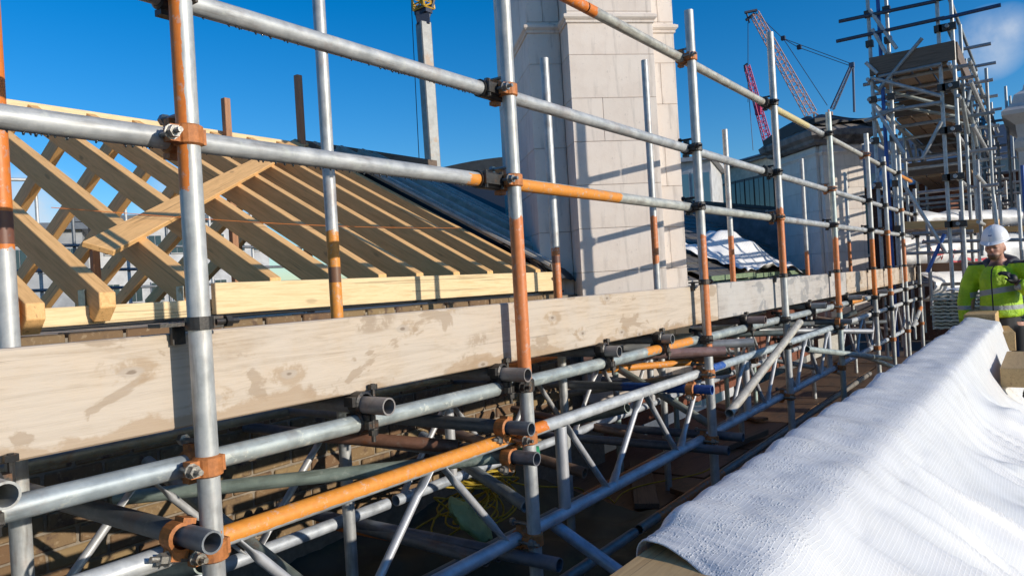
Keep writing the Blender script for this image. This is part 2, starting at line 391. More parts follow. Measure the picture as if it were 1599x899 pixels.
# ---------------------------------------------------------------- scaffold kit
R_T = .02415
def tube(name, A, B, parent, paint=None, pa=0, pb=0, side=None, thr=-1, chip=.5, tint=(1, 1, 1), splash=.14, rust=.22, band=None, n=20, r=R_T, inner=True):
    A, B = Vector(A), Vector(B); L = (B-A).length; q = (B-A).to_track_quat('Z', 'Y'); mw = Matrix.Translation(A) @ q.to_matrix().to_4x4()
    vs = []; fs = []
    segs = 1
    rings = [(r, 0), (r, L)] + ([(r-.0045, L), (r-.0045, max(L-.35, L*.5)), (r-.0045, min(.35, L*.5)), (r-.0045, 0)] if inner else [])
    for (rr, z) in rings: vs += [(rr*cos(2*pi*i/n), rr*sin(2*pi*i/n), z) for i in range(n)]
    def band_(a, b): return [(a*n+i, a*n+(i+1) % n, b*n+(i+1) % n, b*n+i) for i in range(n)]
    fs += band_(0, 1)
    if inner: fs += band_(1, 2) + band_(2, 3) + band_(4, 5) + band_(5, 0) + [tuple(3*n+i for i in range(n)), tuple(4*n+i for i in range(n-1, -1, -1))]
    else: fs += [tuple(range(n-1, -1, -1)), tuple(range(n, 2*n))]
    me = bpy.data.meshes.new(name); me.from_pydata(vs, [], fs); me.materials.append(M_TUBE)
    sm = [len(f) == 4 and (k < n or (inner and (2*n <= k < 4*n))) for k, f in enumerate(fs)]
    me.polygons.foreach_set('use_smooth', sm); me.update()
    bm = bmesh.new(); bm.from_mesh(me)
    for e in bm.edges: e.smooth = not (len(e.link_faces) == 2 and e.calc_face_angle(0) > .8)
    bm.to_mesh(me); bm.free()
    o = link(bpy.data.objects.new(name, me), parent, mw)
    o['paint'] = list(map(float, paint or (.5, .5, .5))); o['pa'] = float(pa); o['pb'] = float(pb)
    sv = (q.inverted() @ Vector(side)).normalized() if side else Vector((1, 0, 0))
    o['pside'] = [sv.x, sv.y, 0.0]; o['pthr'] = float(thr); o['chip'] = float(chip)
    o['tint'] = list(map(float, tint)); o['splash'] = float(splash); o['rust'] = float(rust)
    o['ba'], o['bb'] = (float(band[0]), float(band[1])) if band else (0., 0.)
    return o
ORANGE = (.66, .19, .025); AMBER = (.70, .27, .04); CREAM = (.62, .52, .26); GREEN = (.06, .30, .13); BLUE = (.03, .10, .35); CORAL = (.60, .19, .055)

def coupler_meshes():
    out = {}
    for key, mat in (('dark', M_CP_DARK), ('orange', M_CP_ORANGE), ('galv', M_CP_GALV)):
        b = MB()
        def ring(axis, c, wdt=.046, r0=.0246, r1=.0315, n=18):
            vs = []
            for (rr, h) in ((r0, -wdt/2), (r1, -wdt/2+.004), (r1, wdt/2-.004), (r0, wdt/2)):
                for i in range(n):
                    a = 2*pi*i/n; p = (rr*cos(a), rr*sin(a), h)
                    if axis == 'X': p = (p[2], p[0], p[1])
                    vs.append(Vector(c)+Vector(p))
            fs = []
            for s in range(3): fs += [(s*n+i, s*n+(i+1) % n, (s+1)*n+(i+1) % n, (s+1)*n+i) for i in range(n)]
            b.add(vs, fs)
        ring('Z', (0, 0, 0)); ring('X', (0, .055, 0))
        b.box((0, .0275, 0), (.040, .018, .040))
        b.box((-.038, -.004, 0), (.022, .022, .036)); b.box((-.034, .016, 0), (.018, .016, .030))
        b.box((.034, .010, 0), (.012, .030, .034))
        b.box((0, .055, .036), (.034, .022, .018)); b.box((0, .062, -.036), (.034, .026, .014))
        out[key] = b.mesh('coupler', mat)
    for key, mat in (('bolt', M_CP_GALV), ('rbolt', M_CP_DARK)):
        b = MB(); b.bar((-.046, -.050, 0), (-.046, .035, 0), .0062, 8); b.bar((-.046, -.032, 0), (-.046, -.016, 0), .0135, 6); b.bar((-.046, -.016, 0), (-.046, -.0125, 0), .0165, 10)
        out[key+'0'] = b.mesh('bolt', mat)
        b = MB(); b.bar((0, .012, .050), (0, .100, .050), .0062, 8); b.bar((0, .085, .050), (0, .098, .050), .0135, 6)
        out[key+'1'] = b.mesh('bolt', mat)
    return out
CPM = coupler_meshes()
def coupler(parent, p, kind='dark', zdir=(0, 0, 1), ydir=(0, 1, 0), bolt=True, flip=False):
    z = Vector(zdir).normalized(); y = Vector(ydir); y = (y - z*y.dot(z)).normalized(); x = y.cross(z)
    if flip: x = -x; z = -z
    mw = Matrix(((x.x, y.x, z.x, p[0]), (x.y, y.y, z.y, p[1]), (x.z, y.z, z.z, p[2]), (0, 0, 0, 1)))
    o = link(bpy.data.objects.new('coupler', CPM[kind]), parent, mw)
    if bolt:
        for e in '01': link(bpy.data.objects.new('bolt', CPM[('bolt' if kind != 'dark' else 'rbolt')+e]), o, mw)
    return o
def beam(name, A, B, w, h, mat, parent=None, upv=(0, 0, 1), bev=.003, jit=0):   # box beam, A-B on its centre line; local X = length
    A, B = Vector(A), Vector(B); L = (B-A).length; mw = frame(A, B, upv)
    o = MB().box((L/2, 0, 0), (L, w, h), jit=jit).build(name, mat, parent, mw)
    if bev: bevel(o, bev)
    return o

# ---------------------------------------------------------------- the near scaffold
YO, YI, YR = 1.50, 2.25, 1.552
zA, zB, zC = 1.915, 2.232, 2.72
sc = thing('edge_scaffold', 'long tube scaffold with orange banded posts, toe boards and guard rails along the roof', 'scaffold', (0.9, 1.5, 0))
def xo(px, py=450): return onY(px, py, YO).x
outer = [   # X, top, paint from/to (heights), paint colour, side
    (xo(308), 3.3, 1.80, 3.3, ORANGE, (-.85, .5, 0), .002),
    (xo(812), 3.6, 1.20, 1.78, CORAL, None, -1),
    (xo(1100), 2.969, 1.15, 1.76, CORAL, (.6, -1, 0), -.010),
    (xo(1219, 350), 3.211, 1.50, 1.98, CORAL, None, -1),
    (xo(1303, 350), 2.907, 1.15, 1.80, CORAL, None, -1),
    (xo(1359, 330), 2.943, 1.20, 1.82, ORANGE, None, -1),
    (xo(1384, 330), 2.80, 1.25, 1.88, ORANGE, None, -1),
    (xo(1408, 330), 2.946, 1.30, 1.85, CORAL, None, -1),
    (xo(1430, 330), 2.6, 0, 0, ORANGE, None, -1)]
for i, (X, top, a, b_, colr, sd, thr) in enumerate(outer):
    tube('standard', (X, YO, .02), (X, YO, top), sc, paint=colr, pa=a-.02, pb=b_-.02, side=sd, thr=thr, chip=.35, rust=.12, tint=(1, 1, .98) if i != 4 else (.9, 1.0, .95))
inner = [(onY(6, 400, 2.05).x, 2.70, 1.70, 2.7, ORANGE, (1.72, 1.80)), (onY(515, 300, YI).x, 4.2, 1.38, 1.80, AMBER, (1.60, 1.66)), (onY(862, 300, YI).x, 2.819, 1.3, 1.73, CORAL, (1.66, 1.70)),
         (onY(1018, 300, YI).x, 3.088, 1.65, 1.98, CORAL, None), (onY(1140, 350, YI).x, 2.811, 1.3, 1.86, CORAL, None), (onY(1257, 350, YI).x, 2.816, 1.3, 1.74, CORAL, None), (onY(1327, 400, YI).x, 2.868, 1.3, 1.9, CORAL, None)]
for (X, top, a, b_, colr, band) in inner:
    yi = 2.05 if X < .8 else YI
    tube('standard', (X, yi, .02), (X, yi, top), sc, paint=colr, pa=a-.02, pb=b_-.02, chip=.4, rust=.25, band=(band[0]-.02, band[1]-.02) if band else None)
# guard rails, one tube per length
def xr(px, py): return onY(px, py, YR).x
XE = 12.2
def rail(x0, x1, z, y=YR, **k): return tube('guard_rail', (x0, y, z), (x1, y, z), sc, **k)
rail(-1.5, xr(783, 285), zA, paint=AMBER, pa=xr(725, 278)+1.5, pb=9, side=(0, -.4, -1), thr=-.004, splash=.35)
rail(xr(783, 285)+.012, xr(1222, 345), zA, paint=AMBER, pa=-.1, pb=.86, side=(0, -.5, -1), thr=-.010, splash=.3, tint=(1.05, 1.04, .95))
rail(xr(1222, 345)+.01, XE, zA, rust=.3)
rail(-.5, xr(793, 149), zB, splash=.4)
rail(xr(793, 149)+.01, xr(1205, 274), zB, splash=.3)
rail(xr(1205, 274)+.01, XE, zB)
xc = onY(912, 0, YR).x
rail(-.5, xc, zC, paint=ORANGE, pa=xc+.3, pb=9)
rail(xc+.01, xr(1208, 166), zC, paint=ORANGE, pa=-.1, pb=.07, splash=.2, tint=(1.05, 1, .88), rust=.5)
rail(xr(1208, 166)+.01, 7.1, zC, paint=CREAM, pa=-.1, pb=.9, chip=.8)
rail(7.11, XE, zC, paint=AMBER, pa=4.0, pb=5.2, tint=(1.1, 1.05, .95))
for i, (X, top, *_r) in enumerate(outer):
    kinds = [('orange', 'dark', 'dark'), ('dark', 'orange', 'dark'), ('dark', 'dark', 'orange')][i % 3]
    for z, kd in ((zA, 'orange' if i < 2 else kinds[0]), (zB, 'orange' if i == 1 else kinds[1]), (zC, kinds[2])):
        if z < top-.05: coupler(sc, (X, YO, z), kd, bolt=i < 6)
# rail sleeves where two lengths butt
def sleeve(p, d=(1, 0, 0)):
    d = Vector(d); b = MB(); p = Vector(p)
    b.bar(p-d*.06, p+d*.06, .031, 14); b.bar(p-d*.045+Vector((0, -.03, -.03)), p-d*.045+Vector((0, -.03, .03)), .007, 6); b.bar(p+d*.045+Vector((0, -.03, -.03)), p+d*.045+Vector((0, -.03, .03)), .007, 6)
    b.box(p+Vector((0, -.03, 0)), (.11, .02, .035)); return b.build('joint_sleeve', M_CP_DARK, sc)
for px_, py_, z in ((766, 283, zA), (1205, 343, zA), (770, 142, zB), (1195, 272, zB), (1195, 160, zC)):
    sleeve((xr(px_, py_)-.02, YR, z))
# water beads hanging under the near rails
b = MB()
for (x0, x1, z) in ((.5, 2.1, zA), (.95, 2.1, zB)):
    x = x0
    while x < x1:
        r = random.uniform(.0014, .0042); x += random.uniform(.004, .03)*(1 if noise.noise(Vector((x*6, z, 1))) > -.05 else 2.5)
        b.bar((x, YR+random.uniform(-.004, .004), z-R_T+.001), (x, YR, z-R_T-r*1.4), r, 5, r2=r*.5)
wb = b.build('water_beads', glass_mat('water_bead', (.05, .06, .07)), sc, smooth=True); wb['kind'] = 'stuff'
# toe boards
zt0, zt1, YT = 1.276, 1.487, 1.584
xs = [-1.2, onY(1121, 470, 1.565).x, onY(1322, 440, 1.565).x, 12.3]
for i in range(3):
    tb = beam('toe_board', (xs[i]+.004, YT, (zt0+zt1)/2+(.004 if i == 1 else 0)), (xs[i+1]-.004, YT+(.004 if i == 1 else 0), (zt0+zt1)/2), .038, zt1-zt0, (M_TOE, M_TOEGREY, M_TOE)[i], sc, bev=.004)
# board clips on the posts
for i, (X, top, *_r) in enumerate(outer):
    zc = zt1+.02 if i != 1 else None
    if zc is None: continue
    b = MB(); n = 18
    vs = []
    for (rr, h) in ((.0246, -.014), (.030, -.014), (.030, .014), (.0246, .014)): vs += [(rr*cos(2*pi*k/n), rr*sin(2*pi*k/n), h) for k in range(n)]
    b.add(vs, [(s*n+k, s*n+(k+1) % n, (s+1)*n+(k+1) % n, (s+1)*n+k) for s in range(3) for k in range(n)])
    b.box((-.05, .03, 0), (.07, .05, .008)); b.box((.035, -.006, 0), (.03, .016, .026)); b.bar((.03, -.015, 0), (.085, -.015, 0), .007, 8); b.bar((.052, -.015, 0), (.066, -.015, 0), .014, 6); b.box((-.02, .055, -.02), (.03, .012, .05))
    b.build('board_clip', M_CP_DARK, sc, Matrix.Translation((X, YO, zc)))
# deck boards
for y in (1.72, 1.95, 2.18, 2.41):
    for x0, x1 in ((-1.2, 2.7), (2.71, 6.6), (6.61, 10.4), (10.41, 12.3)):
        beam('deck_board', (x0, y, 1.305+random.uniform(0, .006)), (x1, y, 1.305+random.uniform(0, .006)), .222, .036, M_DARKWOOD, sc)
# ledgers
zL = 1.196
tube('ledger', (-1.2, YR, zL), (xo(305), YR, zL), sc, splash=.5, tint=(.72, .80, .85))
tube('ledger', (xo(305)+.01, YR, zL), (2.11, YR, zL), sc, splash=.95, tint=(.85, .92, .90))
tube('ledger', (2.12, YR, zL), (4.9, YR, zL), sc, paint=AMBER, pa=1.05, pb=1.6, side=(0, -.6, 1), thr=0, chip=.9, splash=.8, tint=(.80, .88, .86))
tube('ledger', (4.91, YR, zL), (8.6, YR, zL), sc, splash=.5, paint=AMBER, pa=2.7, pb=3.4, tint=(.85, .9, .9))
tube('ledger', (8.61, YR, zL), (12.3, YR, zL), sc)
tube('ledger', (-1.2, YI+.05, zL), (12.3, YI+.05, zL), sc, splash=.6, tint=(.8, .85, .85))
for i, (X, *_r) in enumerate(outer): coupler(sc, (X, YO, zL), 'orange' if i in (0, 4, 6) else 'dark', bolt=i < 6)
# transoms under the deck, their open ends showing at the front
for (px_, py_, yf, tn) in ((8, 756, 1.44, (.8, .8, .78)), (607, 625, 1.44, (.62, .56, .54)), (824, 579, 1.43, (.62, .57, .54)), (967, 543, 1.47, (.62, .57, .54)), (1050, 523, 1.48, (.6, .58, .56)), (1195, 489, 1.42, (.7, .5, .45)), (1290, 470, 1.42, (.7, .7, .7)), (1345, 456, 1.42, (.7, .7, .7)), (1385, 447, 1.42, (.7, .7, .7))):
    X = onY(px_, py_, yf).x
    tube('transom', (X, 3.0, zL+.049), (X, yf, zL+.049), sc, tint=tn, rust=.35)
    coupler(sc, (X, YR, zL), 'dark', zdir=(1, 0, 0), ydir=(0, 0, 1), bolt=True)
for px_, py_ in ((1130, 505), (1175, 512)):
    X = onY(px_, py_, 1.30).x
    tube('transom', (X-.35, 1.9, zL-.03), (X, 1.30, zL-.03), sc, tint=(.75, .45, .4) if px_ == 1130 else (.7, .7, .7), rust=.5)
# transoms sitting on the girders
zG1, zG0 = 1.012, .655
for i, (px_, py_, yf, dz, p) in enumerate(((331, 832, 1.41, .047, None), (829, 653, 1.43, .05, None), (838, 708, 1.44, -.06, None), (1112, 605, 1.40, -.05, BLUE), (1330, 505, 1.4, .05, None))):
    X = onY(px_, py_, yf).x
    tube('transom', (X, 3.1, zG1+dz), (X, yf, zG1+dz), sc, tint=(.42, .44, .48), rust=.3, paint=p, pa=1.2 if p else 0, pb=9 if p else 0, chip=.2)
    coupler(sc, (X-.012, yf+.11, zG1+dz), 'orange', zdir=(0, 1, 0), ydir=(1, 0, -.3))
for px_, py_, rr in ((866, 880, 'dark'), (1132, 703, 'dark'), (1155, 682, 'dark')):
    X = onY(px_, py_, 1.40).x; z = onY(px_, py_, 1.40).z
    tube('transom', (X, 2.9, z), (X, 1.38, z), sc, tint=(.35, .38, .45), rust=.2)
# ---- lattice girders: chords plus struts
def girder(y, x0, x1, colr=None, pa=0, pb=0, ph=1.696, pitch=.726, tint=(1.25, 1.25, 1.25), bottom=True):
    g_ = tube('lattice_girder', (x0, y, zG1), (x1, y, zG1), sc, paint=colr, pa=pa, pb=pb, side=(0, -.35, 1), thr=-.004, chip=.25, tint=tint, rust=0, splash=.15)
    tube('lower_chord', (x0, y, zG0), (x1, y, zG0), g_, tint=(1.1, 1.15, 1.25), rust=0)
    k = math.floor((x0-ph)/pitch)
    def strut(a, b_, r=.0135, flat=True):
        a, b_ = Vector(a), Vector(b_)
        if min(a.x, b_.x) < x0+.02 or max(a.x, b_.x) > x1-.02: return
        d = (b_-a).normalized(); m = MB(); q = d.to_track_quat('Z', 'Y'); L = (b_-a).length; n = 12; vs = []
        prof = [(0, .006, 1.5), (.05, .008, 1.45), (.085, 1, 1), (L-.085, 1, 1), (L-.05, .008, 1.45), (L, .006, 1.5)] if flat else [(0, 1, 1), (L, 1, 1)]
        for (z, sx, sy) in prof:
            for i in range(n):
                fx = (sx*.9 if sx < .5 else 1)
                px__ = r*cos(2*pi*i/n)*(1 if sx == 1 else .35); py__ = r*sin(2*pi*i/n)*sy
                vs.append(a + q @ Vector((py__, px__, z)) if abs(d.z) < .999 else a + q @ Vector((py__, px__, z)))
        fs = [(s*n+i, s*n+(i+1) % n, (s+1)*n+(i+1) % n, (s+1)*n+i) for s in range(len(prof)-1) for i in range(n)]
        m.add(vs, fs).build('strut', M_ALU, g_, smooth=True)
    while ph+k*pitch < x1+pitch:
        xt = ph+k*pitch
        strut((xt-.03, y, zG1-.015), (xt-pitch/2+.03, y, zG0+.015)); strut((xt+.03, y, zG1-.015), (xt+pitch/2-.03, y, zG0+.015))
        if k % 3 == 1: strut((xt, y, zG1-.02), (xt, y, zG0+.02), .024, False)
        k += 1
    return g_
xj = onY(822, 672, 1.56).x; x01 = onY(335, 838, 1.56).x
girder(1.56, -1.0, x01-.03)
girder(1.56, x01, xj-.02, AMBER, -.1, 9)
girder(1.56, xj+.02, onY(1105, 585, 1.56).x, ORANGE, -.1, .10)
girder(1.56, onY(1105, 585, 1.56).x+.05, 6.9, tint=(1.0, 1.1, 1.15), colr=BLUE, pa=-.1, pb=.18)
girder(1.56, 6.95, 9.6, AMBER, .0, .5); girder(1.56, 9.65, 12.2)
girder(2.31, -1.0, 2.2, ph=1.9); girder(2.31, 2.25, 5.3, ph=1.9, colr=ORANGE, pa=2.2, pb=2.6); girder(2.31, 5.35, 9.2, ph=1.9)
for i, (X, *_r) in enumerate(outer):
    coupler(sc, (X, YO, zG1), 'orange' if i in (0, 1, 2) else 'dark', bolt=i < 5); coupler(sc, (X, YO, zG0), 'orange', bolt=i < 4)
# odd braces
def tp(name, p, q_, **k): return tube(name, p, q_, sc, **k)
tp('brace', onY(1249, 503, 1.42), onY(1139, 645, 1.38), tint=(1.15, 1.05, .9), rust=.1)
tp('brace', onY(1183, 516, 2.0), onY(1361, 517, 1.32), tint=(.6, .62, .66))
tp('brace', onY(853, 810, 1.62), onY(985, 905, 1.30), tint=(.9, 1, 1.2))
tp('brace', onY(660, 680, 2.45), onY(822, 790, 1.66), tint=(.6, .68, .72))
tp('brace', onY(957, 570, 2.4), onY(1108, 662, 1.68), tint=(.75, .8, .72))
tp('brace', onY(180, 778, 2.6), onY(842, 706, 1.50), tint=(.62, .74, .66), paint=(.05, .38, .17), pa=1.35, pb=9, chip=.35, splash=.35, rust=.05)
tp('brace', onY(500, 680, 2.2), onY(716, 697, 1.75), tint=(.6, .3, .2), rust=1.0)
tp('brace', onY(500, 815, 2.8), onY(780, 866, 1.64), paint=CORAL, pa=-.1, pb=.75, chip=.7, tint=(.35, .36, .4), rust=.3)
tp('brace', onY(905, 685, 2.9), onY(1075, 699, 2.2), paint=CORAL, pa=-.1, pb=.5, tint=(.55, .62, .58))
tp('brace', onY(940, 592, 2.6), onY(1100, 604, 1.9), tint=(.3, .31, .33))
tp('brace', onY(870, 583, 2.5), onY(1105, 563, 2.1), paint=AMBER, pa=.3, pb=9, tint=(.9, .95, .9))
tp('brace', onY(1260, 545, 1.55), onY(1390, 560, 1.3), tint=(.9, 1, .95)); tp('brace', onY(1330, 548, 1.6), onY(1400, 575, 1.3), tint=(.95, 1, 1))
tp('brace', onY(1438, 480, 1.45), onY(1425, 512, 1.4), paint=ORANGE, pa=-.1, pb=.26)
for i in range(9):
    x = 4.6+i*.9; tp('brace', (x, 2.9, random.choice((.5, .8, 1.05))), (x+.5, 1.7, random.choice((.5, .8, 1.05))), tint=random.choice(((.6, .7, .7), (.9, .95, .95), (.5, .4, .35))), rust=.4)
for x in (5.1, 6.2, 7.5, 8.4): tp('standard', (x, 2.75, .02), (x, 2.75, 1.22), tint=(.8, 1, .95), splash=.3)

for (y, z) in ((2.72, 1.06), (2.72, .62), (2.05, .40), (1.62, .36)):
    tp('ledger', (-.8, y, z), (3.1, y, z), tint=(.5, .55, .56), rust=.5); tp('ledger', (3.15, y, z), (8.8, y, z), tint=(.6, .55, .5), rust=.5, paint=CORAL, pa=.2, pb=1.1, chip=.9)
for i in range(8):
    x = .9+i*.62; tp('transom', (x, 2.95, random.choice((.93, .72, .58))), (x+random.uniform(-.25, .25), 1.66, random.choice((.93, .72, .58))), tint=random.choice(((.4, .42, .45), (.55, .35, .25), (.6, .68, .62))), rust=.6)
# ---------------------------------------------------------------- timber roof frame
PITCH = .516
def roofz(y, off=0): return 1.6325+off+PITCH*(y-3.21)
YRG = 6.05; ZR = roofz(YRG)
tr = thing('timber_roof_frame', 'new pitched timber roof frame of bare rafters between scaffold and chimney', 'roof frame', (3, 3.6, 1.45))
RX = [-.3, .1, .5, .9, 1.238, 1.326, 1.65, 2.13, 2.63, 3.08, 3.47, 3.83, 4.23, 4.64, 5.00, 5.32]; RX = [x*.917 for x in RX]
sl = sqrt(1+PITCH**2); dn = .135
def rafter(x, front=True, y_foot=3.21, mat=M_RAFTER, w=.068):
    # side profile with plumb cut foot and a bevelled underside, extruded across w
    yt = YRG-.02
    vert = dn*sl
    pr = [(y_foot, roofz(y_foot)), (yt, roofz(yt)), (yt, roofz(yt)-vert), (y_foot+.06, roofz(y_foot+.06)-vert), (y_foot, roofz(y_foot)-.062)]
    if not front: pr = [(2*YRG-a, z) for a, z in pr]
    A = Vector((x, pr[0][0], pr[0][1])); B = Vector((x, pr[1][0], pr[1][1])); mw = frame(A, B); inv = mw.inverted()
    vs = [inv @ Vector((x-w/2, a, z)) for a, z in pr]+[inv @ Vector((x+w/2, a, z)) for a, z in pr]
    fs = [(4, 3, 2, 1, 0), (5, 6, 7, 8, 9)]+[(i, (i+1) % 5, 5+(i+1) % 5, 5+i) for i in range(5)]
    m = MB().add(vs, fs); o = m.build('rafter', mat, tr, mw)
    bm = bmesh.new(); bm.from_mesh(o.data); bmesh.ops.recalc_face_normals(bm, faces=bm.faces[:]); bm.to_mesh(o.data); bm.free()
    return bevel(o, .003)
for i, x in enumerate(RX):
    rafter(x, True, 3.14 if x < 1.18 else (3.12 if x < 1.3 else (3.18 if x < 1.8 else 3.265)))
for x in [-.1+.40*k for k in range(14)]: rafter(x, False, 3.21)
beam('ridge_board', (-.6, YRG, ZR-.078), (4.82, YRG, ZR-.078), .047, .17, M_NEWWOOD, tr)
beam('ridge_board', (4.83, YRG, ZR-.05), (6.9, YRG, ZR-.05), .06, .17, M_DARKWOOD, tr)
beam('wall_plate', (-.6, 3.32, 1.527), (5.2, 3.32, 1.527), .09, .078, M_NEWWOOD, tr)
beam('wall_plate', (-.6, 2*YRG-3.32, 1.527), (5.2, 2*YRG-3.32, 1.527), .10, .085, M_NEWWOOD, tr)
beam('fascia_board', (onY(333, 460, 3.21).x, 3.21, 1.567), (onY(861, 440, 3.21).x, 3.21, 1.562), .038, .150, M_NEWWOOD, tr)
for k in range(5):  # unseen pale ply boards, added to bounce warm light onto the rafter sides
    for y in (3.95, 5.17, 6.39, 7.61): MB().box((0, 0, 0), (1.2, 1.2, .018)).build('bounce_board', M_BOUNCE, tr, Matrix.Translation((.1+1.215*k, y, 1.36)))
# diagonal brace board laid across the rafters
pa_ = Vector((onY(150, 398, 3.58).x, 3.58, 0)); pb_ = Vector((onY(480, 222, 5.96).x, 6.0, 0))
p0 = Vector((pa_.x, 3.56, roofz(3.56)+.016)); p1 = Vector((pb_.x, 6.05, roofz(6.05)+.018))
nrm = Vector((0, -PITCH, 1)).normalized()
beam('diagonal_brace', p0, p1, .145, .028, M_RAFTER, tr, upv=nrm)
p2 = p1+(p1-p0).normalized()*.25
for (px_, top, bot, mt) in ((352, 154, 212, M_REDWOOD), (465, 118, 236, M_REDWOOD)):
    t_ = onY(px_, top, 5.95); beam('post', (t_.x, 5.95, 1.7), (t_.x, 5.95, t_.z), .06, .06, mt, tr, upv=(1, 0, 0))
for (px_, py_) in ((150, 430), (372, 390), (480, 395)):
    q_ = onY(px_, py_, 7.6); beam('post', (q_.x, 7.6, .6), (q_.x, 7.6, 2.6), .07, .07, M_REDWOOD, tr, upv=(1, 0, 0))
for x in (1.513, 1.953):
    MB().box((x-.040, 3.32, 1.585), (.003, .06, .10)).build('hanger_plate', M_CP_GALV, tr)
# string line
b = MB(); a_, c_ = onY(80, 324, 3.85), onY(720, 356, 3.85); b.path([a_.lerp(c_, k/12)+Vector((0, 0, -.03*sin(pi*k/12))) for k in range(13)], .0018, 4)
tag(b.build('string_line', M_STRING), 'thin orange setting-out string stretched across the bare rafters', 'string')
# eaves underlay and wall
tag(MB().box((2.3, 3.36, 1.478), (5.8, .28, .012)).build('damp_course', M_BLACK), 'black damp course strip between brick wall and timber plate', 'membrane')
bw = thing('brick_wall', 'old yellow stock brick wall below the timber roof', 'wall', (2.5, 3.4, 0))
MB().box((2.3, 3.24, .55), (6.4, .26, 1.79)).build('core', M_MORTAR, bw)
bm_me = []
for k in range(5):
    q_ = MB().box((0, 0, 0), (.213, .10, .064), jit=.003); me = q_.mesh('brick', M_BRICK); bm_me.append(me)
    bm = bmesh.new(); bm.from_mesh(me); bmesh.ops.bevel(bm, geom=bm.edges[:], offset=.005, segments=1, affect='EDGES'); bm.to_mesh(me); bm.free()
for r in range(15):
    for c in range(19):
        x = .75+c*.225+(.112 if r % 2 else 0); z = 1.43-r*.075
        link(bpy.data.objects.new('brick', bm_me[(r*7+c*3) % 5]), bw, Matrix.Translation((x, 3.15+random.uniform(-.005, .004), z)))
# metal trays laid beside the last rafter, black opening
zt = thing('zinc_tray', 'blue-grey folded zinc sheets lying on the roof slope beside the last rafter', 'metal sheet', (6, 3.5, 1.6))
def on_roof(x, y, o=0): return Vector((x, y, roofz(y)+o))
for k, (xa, xb) in enumerate(((4.94, 5.28), (5.29, 5.58), (5.59, 5.80))):
    m = MB(); prof = [(xa, .055), (xa+.01, .075), (xa+.035, .075), (xa+.045, .02), (xb-.05, .02), (xb-.04, .06), (xb-.012, .06), (xb-.004, .02)]
    vs = [on_roof(x, y, h) for y in (3.2, YRG-.1) for x, h in prof]; n_ = len(prof)
    m.add(vs, [(i, i+1, n_+i+1, n_+i) for i in range(n_-1)]); o = m.build('sheet', M_ZINC, zt); md = o.modifiers.new('s', 'SOLIDIFY'); md.thickness = .003
M_ZRIB = simple('bright_zinc_channel', (.60, .58, .54), .8, .0, scale=14); M_ZRIB.node_tree.nodes['Principled BSDF'].inputs['Specular IOR Level'].default_value = .15
for xk in (5.03, 5.26, 5.57, 5.67, 5.79): beam('channel', on_roof(xk, 3.22, .05), on_roof(xk, YRG-.45, .05), .035, .06, M_ZRIB, zt, bev=.003)
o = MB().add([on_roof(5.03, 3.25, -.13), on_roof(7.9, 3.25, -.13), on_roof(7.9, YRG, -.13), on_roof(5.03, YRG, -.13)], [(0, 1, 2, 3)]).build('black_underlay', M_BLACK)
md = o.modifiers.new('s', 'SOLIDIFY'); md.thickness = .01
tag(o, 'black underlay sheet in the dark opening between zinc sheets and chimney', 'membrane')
# crumpled lead at the chimney foot
def lead(u, v):
    x = 4.95+.6*u; y = 3.12+.55*v
    return Vector((x, y, 1.50+.30*v+.10*noise.noise(Vector((u*5, v*4, 2)))+.10*(1-u)))
tag(MB().grid(lead, 14, 14).build('lead_flashing', M_LEAD, smooth=False), 'crumpled grey lead flashing at the foot of the big chimney', 'flashing')

# ---------------------------------------------------------------- stone chimneys, set diagonally to the eaves
DU = Vector((.71, -.704, 0)).normalized(); DV = Vector((.704, .71, 0)).normalized()
bxm = {}
def stone_box(parent, O, u0, u1, v0, v1, z0, z1, mat=M_STONE, name='stone_block', bev=.0022):
    M = Matrix(((DU.x, DV.x, 0), (DU.y, DV.y, 0), (0, 0, 1)))
    c = O + DU*((u0+u1)/2) + DV*((v0+v1)/2); c = Vector((c.x, c.y, (z0+z1)/2))
    o = MB().box((0, 0, 0), (u1-u0, v1-v0, z1-z0)).build(name, mat, parent, Matrix.Translation(c) @ M.to_4x4())
    return bevel(o, bev) if bev else o
def moulding(parent, O, plan, z0, prof, mat=M_STONE, name='moulding'):
    # plan: list of (u,v) closed loop, counter clockwise; prof: (outset, dz)
    n = len(plan); vs = []; fs = []
    for (off, dz) in prof:
        for i in range(n):
            p, a, c = Vector(plan[i]), Vector(plan[i-1]), Vector(plan[(i+1) % n])
            e1, e2 = (p-a).normalized(), (c-p).normalized(); n1, n2 = Vector((e1.y, -e1.x)), Vector((e2.y, -e2.x))
            q_ = p + (n1+n2)*off if abs(n1.dot(n2)) < .5 else p+n1*off
            w_ = O + DU*q_.x + DV*q_.y; vs.append((w_.x, w_.y, z0+dz))
    for s in range(len(prof)-1): fs += [(s*n+i, s*n+(i+1) % n, (s+1)*n+(i+1) % n, (s+1)*n+i) for i in range(n)]
    fs += [tuple(range(n-1, -1, -1)), tuple(range((len(prof)-1)*n, len(prof)*n))]
    m = MB(); m.add(vs, fs); o = m.build(name, mat, parent)
    return o
